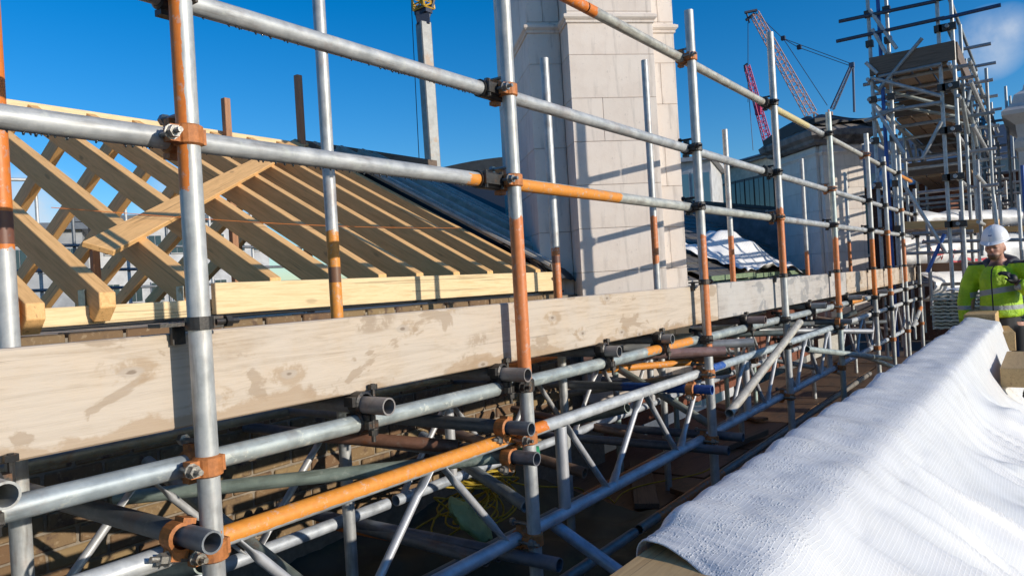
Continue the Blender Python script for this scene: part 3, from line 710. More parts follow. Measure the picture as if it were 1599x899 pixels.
def chimney(name, label, O, wp, ww, dep, pd, ztop, zb, course, zs, strings, seed):
    random.seed(seed)
    t = thing(name, label, 'chimney', (O.x, O.y, 1.0))
    stone_box(t, O, .03, wp-.03, .03, .5, zb, ztop-.01, M_PALEMORTAR, 'core', 0); stone_box(t, O, -ww+.03, wp+ww-.03, pd+.03, pd+dep-.03, zb, ztop-.01, M_PALEMORTAR, 'core', 0)
    j = .0013
    k = 0; z = zs
    while z < ztop-.05:
        z1 = min(z+course, ztop)
        cut = [0, wp] if k % 5 != 1 else [0, wp*random.choice((.36, .62)), wp]
        for a, b_ in zip(cut, cut[1:]): stone_box(t, O, a+j, b_-j, random.uniform(0, .0025), .45, z+j, z1-j)
        for (a, b_) in ((-ww, -.003), (wp+.003, wp+ww)):
            sp = (a+b_)/2 if (k % 2 and ww > .2) else None
            for c, d in ([(a, b_)] if sp is None else [(a, sp), (sp, b_)]): stone_box(t, O, c+j, d-j, pd+random.uniform(0, .0025), pd+.3, z+j, z1-j)
        vv = [pd+.305, pd+dep*.55+(.12 if k % 2 else -.1), pd+dep]
        for a, b_ in zip(vv, vv[1:]): stone_box(t, O, -ww+random.uniform(0, .0025), -ww+.25, a+j, b_-j, z+j, z1-j); stone_box(t, O, wp+ww-.25, wp+ww, a+j, b_-j, z+j, z1-j)
        z = z1; k += 1
    plan = [(0, 0), (wp, 0), (wp, pd), (wp+ww, pd), (wp+ww, pd+dep), (-ww, pd+dep), (-ww, pd), (0, pd)]
    for (z0, pr) in strings: moulding(t, O, plan, z0, pr)
    return t
STR = [(.004, 0), (.010, .004), (.012, .016), (.009, .020), (.020, .030), (.030, .042), (.030, .062), (.008, .075), (.004, .076)]
O1 = at(897, 240, 5.85); O1.z = 0
ch1 = chimney('stone_chimney', 'large pale stone chimney with string course and tube shadows, behind the near guard rails', O1, .71, .275, 1.65, .24, 4.5, .6, .345, .58, [(3.59, STR)], 3)
C2 = onY(1284, 330, 3.0); O2 = Vector((C2.x, C2.y, 0))
ww2 = .06
ch2 = chimney('stone_chimney', 'smaller stone chimney with black covered top beyond the slate roof', O2+DU*.06-DV*.0, .74, ww2, 1.25, .10, 3.62, .6, .36, .7, [(3.42, STR)], 9)
pl2 = [(-.06, 0), (.86, 0), (.86, 1.45), (-.06, 1.45)]
CORN = [(.0, 0), (.05, .03), (.06, .08), (.14, .13), (.16, .22), (.10, .27), (.02, .34)]
moulding(ch2, O2, pl2, 3.60, CORN, M_SOOT, 'cornice')
# draped black cover on top of the second chimney
def cover(u, v):
    r = 1.02-.05*abs(noise.noise(Vector((u*9, v*3, 5)))); a = 2*pi*u
    k = 1 if v < .5 else (1-(v-.5)*1.7)
    cu, cv = .40+.58*k*max(-1, min(1, 1.35*cos(a))), .72+.85*k*max(-1, min(1, 1.35*sin(a)))
    w_ = O2+DU*cu+DV*cv
    z = 3.90+.12*noise.noise(Vector((u*7, v*2, 1)))+(0 if v < .5 else .20*min(1, (v-.5)*2.2)) - (.22*(1-v*2)*(.4+.9*abs(noise.noise(Vector((u*11, 3, 1))))) if v < .5 else 0)
    return Vector((w_.x, w_.y, z+.10))
tag(MB().grid(cover, 60, 14).build('chimney_cover', M_BLACK), 'black sheet covering the top of the far chimney', 'sheet')

# ---------------------------------------------------------------- slate roof, party wall, sheet lying on it
ZE = 1.50; YE = 3.55; P2 = .50
sr = thing('slate_roof', 'old dark slate roof slope between the two stone chimneys', 'roof', (9, 3.5, 1.5))
xw = onY(1294, 416, 3.6).x
def s_at(x, y, o=0): return Vector((x, y, ZE+P2*(y-YE)+o))
MB().add([s_at(5.6, YE, -.06), s_at(xw, YE, -.06), s_at(xw, YRG+.2, -.06), s_at(5.6, YRG+.2, -.06)], [(0, 1, 2, 3)]).build('roof_boarding', M_DARKWOOD, sr)
sw, ex = .40, .26
sm_ = MB().box((0, 0, 0), (sw-.008, ex*1.45, .011), jit=.002).mesh('slate', M_SLATE)
ang = atan(P2)
x0_ = 6.5; nc = int((xw-x0_)/sw)
for r in range(12):
    for c in range(nc):
        if random.random() < .015: continue
        x = x0_+c*sw+(sw/2 if r % 2 else 0)+random.uniform(-.006, .006); s_ = r*ex*cos(ang)
        if x > xw-.1: continue
        p = s_at(x, YE+s_+.1, .006)
        link(bpy.data.objects.new('slate', sm_), sr, Matrix.Translation(p) @ Matrix.Rotation(ang-.035+random.uniform(-.012, .012), 4, 'X') @ Matrix.Rotation(random.uniform(-.02, .02), 4, 'Z'))
# eaves timber and broken gutter along the slates
eg = thing('eaves_gutter', 'mossy broken wooden gutter under the slate eaves', 'gutter', (9, 3.4, 1.4))
for (xa, xb, z, mt, y) in ((6.6, 8.9, 1.46, M_TOEGREY, 3.44), (8.9, 10.6, 1.485, M_GREENPAINT, 3.40), (9.0, 10.3, 1.40, M_GREENPAINT, 3.38), (10.4, 13.6, 1.48, M_GREENPAINT, 3.44), (11.2, 13.0, 1.40, M_TOEGREY, 3.42), (6.6, 14, 1.33, M_DARKWOOD, 3.5)):
    beam('gutter_board', (xa, y, z), (xb, y, z+random.uniform(-.02, .02)), .05, .065, mt, eg)
MB().box((10, 3.62, .7), (9, .2, 1.4)).build('backing_wall', M_REDBRICK, eg)
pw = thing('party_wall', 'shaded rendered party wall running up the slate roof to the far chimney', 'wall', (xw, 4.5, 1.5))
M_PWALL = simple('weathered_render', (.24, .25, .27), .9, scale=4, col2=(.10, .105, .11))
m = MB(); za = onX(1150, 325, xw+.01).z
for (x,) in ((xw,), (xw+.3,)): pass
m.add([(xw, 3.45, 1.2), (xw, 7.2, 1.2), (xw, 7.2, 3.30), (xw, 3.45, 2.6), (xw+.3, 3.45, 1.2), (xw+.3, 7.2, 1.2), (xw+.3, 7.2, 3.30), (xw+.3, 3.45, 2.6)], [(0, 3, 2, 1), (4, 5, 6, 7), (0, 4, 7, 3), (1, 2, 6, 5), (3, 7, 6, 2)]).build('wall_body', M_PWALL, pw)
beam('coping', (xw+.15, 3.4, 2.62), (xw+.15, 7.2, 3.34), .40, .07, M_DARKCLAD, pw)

def sheet_fn(u, v):                                # crumpled white sheet on the slates, sagging over the eaves
    x = 10.3+2.7*u+.2*sin(v*5); y = 3.36+1.0*v
    base = s_at(x, max(y, YE), .02).z
    w_ = sin(pi*u)*.8+.2
    hump = .40*w_*max(0, noise.noise(Vector((u*3.1+4, v*2.3, 7)))+.5)*(1-.5*abs(v-.5))+.07*noise.noise(Vector((u*9, v*8, 3)))
    if y < 3.5: base -= (3.5-y)*.9*(1 if u > .55 else .2)
    return Vector((x-.5*(v-.4)*(u-.3), y, base+hump+.03))
def grid_uv(o, nu, nv, su=1, sv=1):
    uv = o.data.uv_layers.new(name='UVMap'); 
    for p in o.data.polygons:
        for li, vi in zip(p.loop_indices, p.vertices):
            uv.data[li].uv = ((vi//(nv+1))/nu*su, (vi % (nv+1))/nv*sv)
    return o
o = MB().grid(sheet_fn, 40, 26).build('loose_sheet', M_SHEET, smooth=True); grid_uv(o, 40, 26, 2, 1); o.modifiers.new('s', 'SOLIDIFY').thickness = .004
tag(o, 'crumpled white sheet lying on the slate roof beside an orange post', 'sheet')
o = MB().grid(lambda u, v: s_at(8.7+.7*u, 5.0+.5*v+.2*u, .06+.05*noise.noise(Vector((u*4, v*4, 9)))), 10, 8).build('loose_sheet', M_SHEET, smooth=True); grid_uv(o, 10, 8)
tag(o, 'small scrap of white sheet higher up the slate roof', 'sheet')

# ---------------------------------------------------------------- parapet with white sheeting in the foreground
pb = thing('parapet_timber', 'long sawn timber baulk showing its end under the foreground white sheeting', 'timber', (3, .58, .9))
beam('baulk', (.75, .605, .925), (7.65, .50, .925), .235, .11, M_BAULK, pb, bev=.006)
tag(beam('parapet_wall', (.8, .605, .42), (7.7, .50, .42), .19, .84, M_SOOT), 'low sooty parapet wall hidden under the white sheeting', 'wall')
NU, NV = 420, 110
SEC0 = [(.748, .55), (.744, .80), (.740, .95), (.720, 1.008), (.68, 1.022), (.57, 1.006), (.475, .988), (.435, .960), (.37, .885), (.26, .775), (.10, .665), (-.08, .565), (-.24, .46)]
SEC = []                                           # smoothed cross section
for i in range(len(SEC0)-1):
    q0, q1, q2, q3 = SEC0[max(i-1, 0)], SEC0[i], SEC0[i+1], SEC0[min(i+2, len(SEC0)-1)]
    for k in range(6):
        tt = k/6; SEC.append(tuple(.5*(2*b1+(c1-a1)*tt+(2*a1-5*b1+4*c1-d1)*tt*tt+(3*b1-a1-3*c1+d1)*tt**3) for a1, b1, c1, d1 in zip(q0, q1, q2, q3)))
SEC.append(SEC0[-1])
acc = [0]
for a, b_ in zip(SEC, SEC[1:]): acc.append(acc[-1]+sqrt((a[0]-b_[0])**2+(a[1]-b_[1])**2))
def sec(t):
    s = t*acc[-1]
    for i in range(len(SEC)-1):
        if s <= acc[i+1] or i == len(SEC)-2:
            k = (s-acc[i])/(acc[i+1]-acc[i]); return SEC[i][0]+(SEC[i+1][0]-SEC[i][0])*k, SEC[i][1]+(SEC[i+1][1]-SEC[i][1])*k
def tarp_fn(u, v):
    x = 1.27+6.4*u**1.25
    y, z = sec(v)
    far = max(0, min(1, (x-3.0)/3.5))
    if y < .475: y = .475-(.475-y)*(1-.68*far)    # the drape hangs steeper further along
    edge = max(0, 1-(x-1.27)/.25)
    # near hem runs back towards the middle and curls up a little
    x += .10*edge*sin(v*9)*.6 + .16*edge*(1 if .2 < v < .5 else .3)*0
    P = Vector((x*1.0, v*acc[-1], 0))
    k_ = max(0, min(1, (.47-y)/.30)); slope = k_*k_*(3-2*k_); top = 1-slope
    w_ = x+.75*(y-.4)                             # folds run slanting down the slope
    nv = lambda a, b, c: noise.noise(Vector((a, b, c)))
    wob = .25*nv(x*.8, y*1.5, 11)
    big = (nv(w_*.9+wob, y*1.1, 3.3)*.12+nv(w_*2.3+wob*2, y*1.4, 5.3)*.075)*slope
    ridge = (1-abs(nv(w_*1.9+wob*3, y*.7, 8.1))*2.4)
    fold = .05*slope*max(0, ridge)**3 + .032*slope*max(0, 1-abs(nv(w_*3.7-wob*3, y*1.1, 4.4))*3)**3
    crum = .0065*nv(x*7+2*y, y*7, 1.1)+.0035*abs(nv(x*15, y*15, 6))
    rip = top*(.016*nv(x*7.5+y, y*2.2, 2)+.007*abs(nv(x*21, y*7, 5)))*(1 if z > .9 else .4)
    z2 = z+big+fold+crum+rip+.03*edge*sin(v*13)*top
    y2 = y-(big+fold)*.45*slope+(.014*nv(x*3, 1, 9) if y > .68 else 0)
    x += edge*.10*max(0, min(1, (y-.30)/.3))
    return Vector((x, y2-.018*(x-1.2)*(.3+.7*top), z2))
o = MB().grid(tarp_fn, NU, NV).build('tarpaulin', M_TARP, smooth=True); uvl = o.data.uv_layers.new(name='UVMap')
for p in o.data.polygons:
    for li, vi in zip(p.loop_indices, p.vertices): uvl.data[li].uv = (o.data.vertices[vi].co.x, (vi % (NV+1))/NV*acc[-1])
o.modifiers.new('s', 'SOLIDIFY').thickness = .0025
tag(o, 'large white reinforced sheeting with water beads draped over the foreground parapet', 'tarpaulin')
for (pxa, pya, D, L, w, h, rz, lab) in ((1530, 503, 6.55, .9, .24, .14, 0, 'pale timber block at the far end of the white sheeting, in front of the worker'), (1572, 533, 6.3, .8, .13, .16, .1, 'short timber offcut standing beside the worker, behind the white sheeting'), (1592, 590, 4.6, 1.0, .20, .12, .0, 'sawn timber end lying at the right edge below the worker')):
    c = at(pxa, pya, D)
    o = beam('timber_offcut', c, c+Vector((L*cos(rz), L*sin(rz), 0)), w, h, M_BAULK, None, bev=.005); tag(o, lab, 'timber')

random.seed(17)
for i, lab in enumerate(('dark board offcut on the walkway under the second girder bay', 'long brown board lying along the walkway beside the white sheeting', 'short brown batten on the walkway near the open tube end', 'broken board leaning on the gutter floor beyond the long board')):
    a_ = onZ(*((1010, 790), (1060, 770), (1130, 700), (1190, 655))[i], .07); L_ = (1.1, 1.7, .7, .9)[i]; rz = (.5, -.45, -.2, .9)[i]
    tag(beam('board_offcut', a_, a_+Vector((L_*cos(rz), L_*sin(rz), .02)), (.16, .19, .07, .15)[i], (.038, .04, .05, .03)[i], M_DARKWOOD if i % 2 == 0 else M_PLY, None), lab, 'board')
# ---------------------------------------------------------------- things lying in the gutter: sheet, rope, bag
def gs(u, v):
    x = 1.2+3.0*u; y = 1.75+1.5*v
    return Vector((x, y, .06+.16*max(0, noise.noise(Vector((x*1.5, y*2, 4)))+.2)+.05*noise.noise(Vector((x*5, y*6, 1)))+.45*max(0, v-.55)))
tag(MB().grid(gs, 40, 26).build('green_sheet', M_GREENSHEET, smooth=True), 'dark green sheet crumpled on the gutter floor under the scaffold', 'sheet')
random.seed(21)
b = MB(); c0 = onZ(745, 815, .30); pts = []
for k in range(420):
    a = k*.31; r = .10+.16*abs(noise.noise(Vector((k*.021, 3, 1))))+.10*noise.noise(Vector((k*.05, 8, 1)))
    cc = c0+Vector((.45*noise.noise(Vector((k*.012, 1, 2))), .35*noise.noise(Vector((k*.013, 5, 2))), 0))
    pts.append(cc+Vector((r*cos(a), r*sin(a)*.8, .13+.16*noise.noise(Vector((k*.04, 2, 6)))+.12*sin(a*.5))))
b.path(pts, .0055, 5)
tail = [pts[-1].lerp(onZ(960, 790, .08), k/24)+Vector((.06*sin(k*.6), .08*sin(k*.35), .03)) for k in range(25)]
tail += [onZ(960, 790, .08).lerp(onZ(1110, 725, .08), k/20)+Vector((0, .10*sin(k*.3), .02)) for k in range(21)]
b.path(tail, .0055, 5)
tag(b.build('yellow_rope', M_ROPE, smooth=True), 'tangled yellow rope on the gutter floor below the girder', 'rope')
def bag(u, v):
    a = 2*pi*u; k = sin(pi*v)**.6
    c = onZ(735, 812, .42)
    return c+1.25*Vector(((.06*k+.03*k*noise.noise(Vector((cos(a)*2, sin(a)*2, v*3))))*cos(a)+.22*(v-.5), .05*k*sin(a), .10*k*sin(a)*.6-.18*(v-.5)+.02*noise.noise(Vector((v*9, a, 1)))))
tag(MB().grid(bag, 18, 14).build('lime_bag', M_HIVISBAG, smooth=True), 'pale lime plastic bag lying among the yellow rope', 'bag')

# ---------------------------------------------------------------- worker
random.seed(5)
def blob_mesh(name, prims, mat, parent, voxel=.014, smooth=6):
    m = MB()
    for pr in prims:
        if pr[0] == 'cap':                         # tapered limb: points with radii (rx, ry)
            _, pts, rad = pr; n = 14; vs = []; pts = [Vector(p) for p in pts]
            for k, p in enumerate(pts):
                tdir = (pts[min(k+1, len(pts)-1)]-pts[max(k-1, 0)]).normalized(); z = tdir
                ref = Vector((0, 1, 0)) if abs(z.y) < .85 else Vector((1, 0, 0)); x = (ref-z*ref.dot(z)).normalized(); y = z.cross(x)
                rx, ry = rad[k] if isinstance(rad[k], tuple) else (rad[k], rad[k])
                vs += [p+x*rx*cos(2*pi*i/n)+y*ry*sin(2*pi*i/n) for i in range(n)]
            fs = [(s*n+i, s*n+(i+1) % n, (s+1)*n+(i+1) % n, (s+1)*n+i) for s in range(len(pts)-1) for i in range(n)]
            fs += [tuple(range(n-1, -1, -1)), tuple(range((len(pts)-1)*n, len(pts)*n))]
            m.add(vs, fs)
        else:                                      # ellipsoid
            _, c, rad = pr; c = Vector(c); n, h = 18, 12; vs = []; fs = []
            for j in range(1, h):
                ph = pi*j/h
                vs += [c+Vector((rad[0]*sin(ph)*cos(2*pi*i/n), rad[1]*sin(ph)*sin(2*pi*i/n), rad[2]*cos(ph))) for i in range(n)]
            vs += [c+Vector((0, 0, rad[2])), c-Vector((0, 0, rad[2]))]; T, B_ = len(vs)-2, len(vs)-1
            fs = [(s*n+i, s*n+(i+1) % n, (s+1)*n+(i+1) % n, (s+1)*n+i)[::-1] for s in range(h-2) for i in range(n)]
            fs += [(T, i, (i+1) % n) for i in range(n)]+[(B_, (h-2)*n+(i+1) % n, (h-2)*n+i) for i in range(n)]
            m.add(vs, fs)
    o = m.build(name, mat, parent, WM[parent.name].copy() if parent else None)
    bm = bmesh.new(); bm.from_mesh(o.data); bmesh.ops.recalc_face_normals(bm, faces=bm.faces[:]); bm.to_mesh(o.data); bm.free()
    r = o.modifiers.new('r', 'REMESH'); r.mode = 'VOXEL'; r.voxel_size = voxel; r.use_smooth_shade = True
    s = o.modifiers.new('s', 'SMOOTH'); s.iterations = smooth; s.factor = .5
    return o
def skin_mat():
    m, n, l, b = nmat('face_and_hands'); t = NT(m); co = t.coord(); z = t.sep(co)
    skin = t.mix(t.step(t.noise(co, 18, 3), .4, .7), (.50, .26, .18), (.42, .19, .13))
    # beard on the lower front of the face and brows
    low = t.math('MULTIPLY', t.step(z[2], 1.552, 1.536), t.step(z[0], .085, .115))
    eye = t.math('MULTIPLY', t.math('MULTIPLY', t.step(t.math('ABSOLUTE', t.math('SUBTRACT', z[2], 1.603)), .009, .004), t.step(t.math('ABSOLUTE', t.math('SUBTRACT', t.math('ABSOLUTE', z[1]), .031)), .018, .010)), t.step(z[0], .12, .14))
    low = t.math('MAXIMUM', low, eye)
    col = t.mix(t.math('MULTIPLY', low, .9), skin, (.10, .055, .035))
    l.new(col, b.inputs['Base Color']); b.inputs['Roughness'].default_value = .55; return m
def jacket_mat():
    m, n, l, b = nmat('hi_vis_jacket'); t = NT(m); co = t.coord(); z = t.sep(co)
    f = t.noise(co, 9, 4)
    c = t.mix(t.step(f, .4, .65), (.33, .56, .012), (.46, .70, .015))
    tilt = t.math('ADD', z[2], t.math('MULTIPLY', z[1], -.16))
    torso = t.math('LESS_THAN', t.math('ABSOLUTE', z[1]), .235)
    def bandz(src, a, w): return t.math('LESS_THAN', t.math('ABSOLUTE', t.math('SUBTRACT', src, a)), w)
    bands = t.math('MAXIMUM', t.math('MULTIPLY', bandz(tilt, 1.20, .026), torso), t.math('MULTIPLY', bandz(z[2], 1.045, .020), t.math('GREATER_THAN', z[2], .5)))
    c = t.mix(bands, c, (.34, .36, .36))
    dark = t.math('GREATER_THAN', t.math('ADD', z[2], t.math('MULTIPLY', t.math('SUBTRACT', f, .5), .02)), 1.452)
    sleeve_ = t.math('MULTIPLY', t.math('GREATER_THAN', z[1], .28), t.math('GREATER_THAN', z[0], .16))
    zip_ = t.math('MULTIPLY', t.math('LESS_THAN', t.math('ABSOLUTE', z[1]), .006), t.math('GREATER_THAN', z[0], .05))
    c = t.mix(t.math('MAXIMUM', dark, zip_), c, (.02, .022, .025))
    l.new(c, b.inputs['Base Color']); b.inputs['Roughness'].default_value = .55
    l.new(t.bump(t.noise(co, 11, 6, .62, 1.2), .9, .035), b.inputs['Normal']); return m
M_TROUSER = simple('black_work_trousers', (.016, .017, .019), .8, scale=14)
M_GLOVE = simple('black_work_glove', (.015, .015, .016), .6)
M_HAT = simple('white_hard_hat', (.82, .82, .83), .3, var=.05, bump=0)
M_BLUEPRINT = simple('blue_badge', (.05, .12, .35), .5)
M_GREYHOOD = simple('grey_hood', (.10, .10, .11), .9)
wp_ = at(1560, 402, 7.05); wx, wy = wp_.x, wp_.y
person = bpy.data.objects.new('person', None); person.empty_display_size = .2
# local +X is the way he faces; turned towards the camera, a little to its left
face = math.atan2(-wy-.0, -wx)-.30
link(person, None, Matrix.Translation((wx, wy, .03)) @ Matrix.Rotation(face, 4, 'Z'))
tag(person, 'worker in white hard hat and yellow hi-vis jacket looking down beside the white sheeting', 'person')
# local y>0 is his left (image right)
body = [('cap', [(0, 0, .88), (0, 0, 1.05), (0, 0, 1.25), (0, 0, 1.42), (.01, 0, 1.50)], [(.11, .16), (.11, .16), (.12, .18), (.11, .17), (.06, .07)]),
        ('cap', [(.01, 0, 1.44), (.075, 0, 1.57)], [.058, .055]),
        ('ell', (.098, 0, 1.620), (.094, .075, .112)), ('ell', (.150, 0, 1.540), (.048, .050, .048)), ('ell', (.150, 0, 1.585), (.046, .058, .040)),
        ('cap', [(.182, 0, 1.618), (.212, 0, 1.575)], [.010, .017]), ('ell', (.08, .078, 1.60), (.018, .012, .032)), ('ell', (.08, -.078, 1.60), (.018, .012, .032)),
        ('ell', (.186, 0, 1.535), (.016, .026, .009)), ('ell', (.178, .03, 1.615), (.014, .018, .008)), ('ell', (.178, -.03, 1.615), (.014, .018, .008)),
        ('cap', [(0, -.19, 1.42), (.03, -.255, 1.15), (.10, -.25, .90)], [.055, .045, .032]),
        ('cap', [(0, .19, 1.40), (.05, .31, 1.20), (.21, .19, 1.28)], [.055, .046, .034]),
        ('cap', [(0, -.09, .90), (.02, -.10, .48), (0, -.11, .08)], [.085, .06, .042]), ('cap', [(0, .09, .90), (.03, .11, .48), (0, .12, .08)], [.085, .06, .042]),
        ('ell', (.06, -.11, .05), (.13, .045, .05)), ('ell', (.06, .12, .05), (.13, .045, .05))]
def hand(c, fd, side, dn_):                        # palm and five curled fingers
    c, fd, dn_ = Vector(c), Vector(fd).normalized(), Vector(dn_).normalized(); sd = fd.cross(dn_).normalized()*side; out = [('ell', c+fd*.04, (.045, .04, .045))]
    for i, (o_, L) in enumerate(((-.03, .075), (-.01, .085), (.01, .08), (.03, .065))):
        p = c+fd*.07+sd*o_; out.append(('cap', [p-fd*.02, p+fd*L*.45, p+fd*L*.75+dn_*L*.4, p+fd*L*.7+dn_*L*.75], [.0105, .010, .009, .008]))
    p = c+fd*.03-sd*.035; out.append(('cap', [p, p+fd*.03-sd*.025+dn_*.01, p+fd*.06-sd*.02+dn_*.025], [.013, .011, .009])); return out
blob_mesh('body', body, skin_mat(), person, .0095, 3)
jk = [('cap', [(0, 0, .95), (0, 0, 1.0), (.01, 0, 1.12), (.01, 0, 1.32), (.0, 0, 1.39), (.0, 0, 1.455)], [(.165, .225), (.175, .235), (.165, .225), (.16, .235), (.13, .215), (.085, .10)]),
      ('cap', [(0, -.18, 1.44), (.01, -.255, 1.28), (.04, -.295, 1.10), (.10, -.28, .90)], [.085, .085, .075, .06]),
      ('cap', [(0, .18, 1.44), (.02, .27, 1.33), (.05, .315, 1.19), (.14, .27, 1.20), (.20, .20, 1.27)], [.085, .088, .082, .07, .058]),
      ('ell', (0, -.10, 1.42), (.10, .14, .065)), ('ell', (0, .10, 1.42), (.10, .14, .065))]
blob_mesh('jacket', jk, jacket_mat(), person, .013, 5)
blob_mesh('trousers', [('cap', [(0, 0, 1.0), (0, 0, .85), (0, 0, .78)], [(.14, .19), (.15, .20), (.12, .18)]),
     ('cap', [(0, -.10, .86), (.02, -.11, .48), (0, -.12, .10)], [.112, .085, .078]), ('cap', [(0, .10, .86), (.03, .12, .48), (0, .13, .10)], [.112, .085, .078])], M_TROUSER, person, .014, 4)
blob_mesh('glove', hand((.10, -.265, .90), (.06, 0, -1), 1, (1, 0, 0)), M_GLOVE, person, .006, 2)
blob_mesh('glove', hand((.21, .19, 1.28), (.35, -.45, .7), -1, (0, -1, -.2)), M_GLOVE, person, .006, 2)
blob_mesh('hood', [('cap', [(-.06, -.12, 1.47), (-.08, 0, 1.50), (-.06, .12, 1.47)], [.045, .06, .045]), ('cap', [(-.06, -.12, 1.47), (.05, -.10, 1.45), (.13, -.03, 1.37)], [.045, .035, .022]), ('cap', [(-.06, .12, 1.47), (.05, .10, 1.45), (.13, .03, 1.37)], [.045, .035, .022])], M_GREYHOOD, person, .010, 3)
def hat_fn(u, v):
    a = 2*pi*u; rx, ry, h = .132, .108, .135
    if v < .8:
        ph = (v/.8)*pi/2; r, z = sin(ph), cos(ph); rib = 1+.022*(abs(sin(a)) < .18)*(1-v)
        p = Vector((rx*r*cos(a), ry*r*sin(a), h*z*rib))
    else:
        k = (v-.8)/.2; peak = max(0, cos(a))**2*.045+.012
        p = Vector(((rx+peak*k)*cos(a), (ry+.012*k)*sin(a), -.012*k-.015*k*max(0, cos(a))))
    q = Matrix.Rotation(.20, 3, 'Y') @ p
    return q+Vector((.080, 0, 1.690))
hat = MB().grid(hat_fn, 48, 20).build('hard_hat', M_HAT, person, WM[person.name].copy(), smooth=True); hat.modifiers.new('s', 'SOLIDIFY').thickness = .003
m = MB().add([(.214, -.014, 1.718), (.214, .014, 1.718), (.200, .014, 1.750), (.200, -.014, 1.750)], [(0, 1, 2, 3)])
m.build('badge', M_BLUEPRINT, hat, WM[person.name].copy()).modifiers.new('s', 'SOLIDIFY').thickness = .004

# ---------------------------------------------------------------- stacked ribbed tiles beyond the parapet
M_TILE = simple('mossy_concrete_tile', (.58, .62, .54), .9, scale=14, col2=(.33, .36, .30), wear=(.64, .68, .62))
def tile_mesh():
    m = MB(); n = 18
    def fn(u, v): return Vector((.26*v-.13, .34*(u-.5), (.011*abs(sin(u*4*pi))+.004)))
    m.grid(fn, n, 1); b0 = len(m.v); vs = [v+Vector((0, 0, -.024)) for v in m.v]; m.add(vs, [tuple(reversed([i for i in f])) for f in m.f])
    k = n+1
    for j in (0, 1):
        for i in range(n):
            a, c = i*2+j, (i+1)*2+j; m.f.append((a, c, b0+c, b0+a) if j else (c, a, b0+a, b0+c)); m.m.append(0)
    return m.mesh('roof_tile', M_TILE)
tm = tile_mesh(); cst = onX(1498, 480, 9.3)
random.seed(11)
zt_ = .42; rowz = [onX(1470, yy, 9.3).z for yy in (509, 498, 487, 476, 464)]
first = True
for r, zr in enumerate(rowz):
    for c in range(4):
        for s_ in range(2):
            o = bpy.data.objects.new('roof_tile', tm)
            link(o, None, Matrix.Translation((9.4+random.uniform(-.02, .02)+.02*s_, onX(1463, 480, 9.3).y-.12-c*.335+random.uniform(-.015, .015), zr-.015+s_*.040)) @ Matrix.Rotation(random.uniform(-.05, .05), 4, 'Z'))
            tag(o, 'mossy ribbed roof tile stacked in rows beside the worker', 'roof tile', 'roof tiles stacked in rows beside the worker')
tag(MB().box((9.45, onX(1463, 480, 9.3).y-.62, .22), (.4, 1.45, .40)).build('pallet', M_DARKWOOD), 'dark timber pallet under the stacked roof tiles', 'pallet')
o = MB().grid(lambda u, v: Vector((9.25+.5*u, onX(1470, 480, 9.3).y-.05-1.1*v, rowz[-1]+.07+.05*noise.noise(Vector((u*4, v*9, 4))))), 8, 24).build('loose_sheet', M_SHEET, smooth=True); grid_uv(o, 8, 24)
tag(o, 'white sheet laid on top of the stacked roof tiles', 'sheet')

# ---------------------------------------------------------------- far scaffold tower
def lite(name, A, B, parent, tint=(1, 1, 1), paint=None, r=R_T): return tube(name, A, B, parent, tint=tint, paint=paint, pa=-1 if paint else 0, pb=99 if paint else 0, n=10, inner=False, chip=.1, r=r, rust=.1)
random.seed(33)
tw = thing('scaffold_tower', 'tall galvanised scaffold tower with a boarded platform beside the far chimney', 'scaffold', (11, 1.5, 0))
XN = 11.0; ZP = 4.06
ys = [onX(p, 100, XN).y for p in (1362, 1388, 1470, 1490)]
y0, y1 = ys[0], ys[3]
for i, (p, top, pt) in enumerate(((1358, 6.0, None), (1374, 6.0, BLUE), (1387, 6.0, None), (1466, 6.2, None), (1488, 6.2, None))):
    y = onX(p, 60, XN).y; lite('standard', (XN, y, .3), (XN, y, top), tw, paint=pt)
XS = [XN+1.25*k for k in range(1, 8)]
for k, x in enumerate(XS):
    top = max(3.0, 4.95-.28*k)
    for y in (y0, y1, y1-.22)[:2+k % 2]: lite('standard', (x, y, .3), (x, y, top-random.uniform(0, .5)), tw, tint=random.choice(((1, 1, 1), (.7, .75, .8), (1.1, 1.1, 1.1))))
    for z in (1.2, 2.0, 2.55, 3.05, 3.55, 4.0, 4.5):
        if z < top: lite('transom', (x+.05, y0+.2, z), (x+.05, y1-.35, z), tw, tint=random.choice(((.6, .65, .7), (1, 1, 1), (.8, .8, .85))))
for z in (2.0, 2.6, 3.2, 3.75, 4.02, 4.5, 5.0):
    for y in (y0, y1, y1-.22):
        if z > 4.1 and y != y1: continue
        lite('ledger', (XN-.1, y+.05, z), (XN+8.2-max(0, z-3)*1.5, y+.05, z), tw, tint=random.choice(((.6, .65, .7), (1, 1, 1))))
def tA(p, q, **k): return lite('brace', onX(*p, XN-.06), onX(*q, XN-.06), tw, **k)
tA((1310, 34), (1462, 2), paint=(.04, .06, .10)); tA((1306, 65), (1475, 28), paint=(.04, .06, .10)); tA((1470, 30), (1563, 8), tint=(.5, .5, .5), paint=(.03, .07, .16))
tA((1358, 16), (1400, 76)); tA((1362, 46), (1384, 84)); tA((1352, 98), (1370, 115)); tA((1372, 140), (1440, 60), tint=(.8, .8, .8))
tA((1362, 122), (1470, 150), tint=(.9, .9, .9)); tA((1440, 248), (1470, 190), tint=(.9, .9, .9)); tA((1372, 120), (1470, 100), tint=(.6, .6, .6))
tA((1365, 165), (1412, 240), tint=(.9, .95, 1)); tA((1400, 270), (1478, 395), tint=(1, 1, 1)); tA((1475, 365), (1448, 425), tint=(.9, 1, 1.2), paint=BLUE)
tA((1350, 190), (1412, 166), tint=(.7, .7, .7)); tA((1372, 176), (1470, 160), tint=(.7, .7, .7))
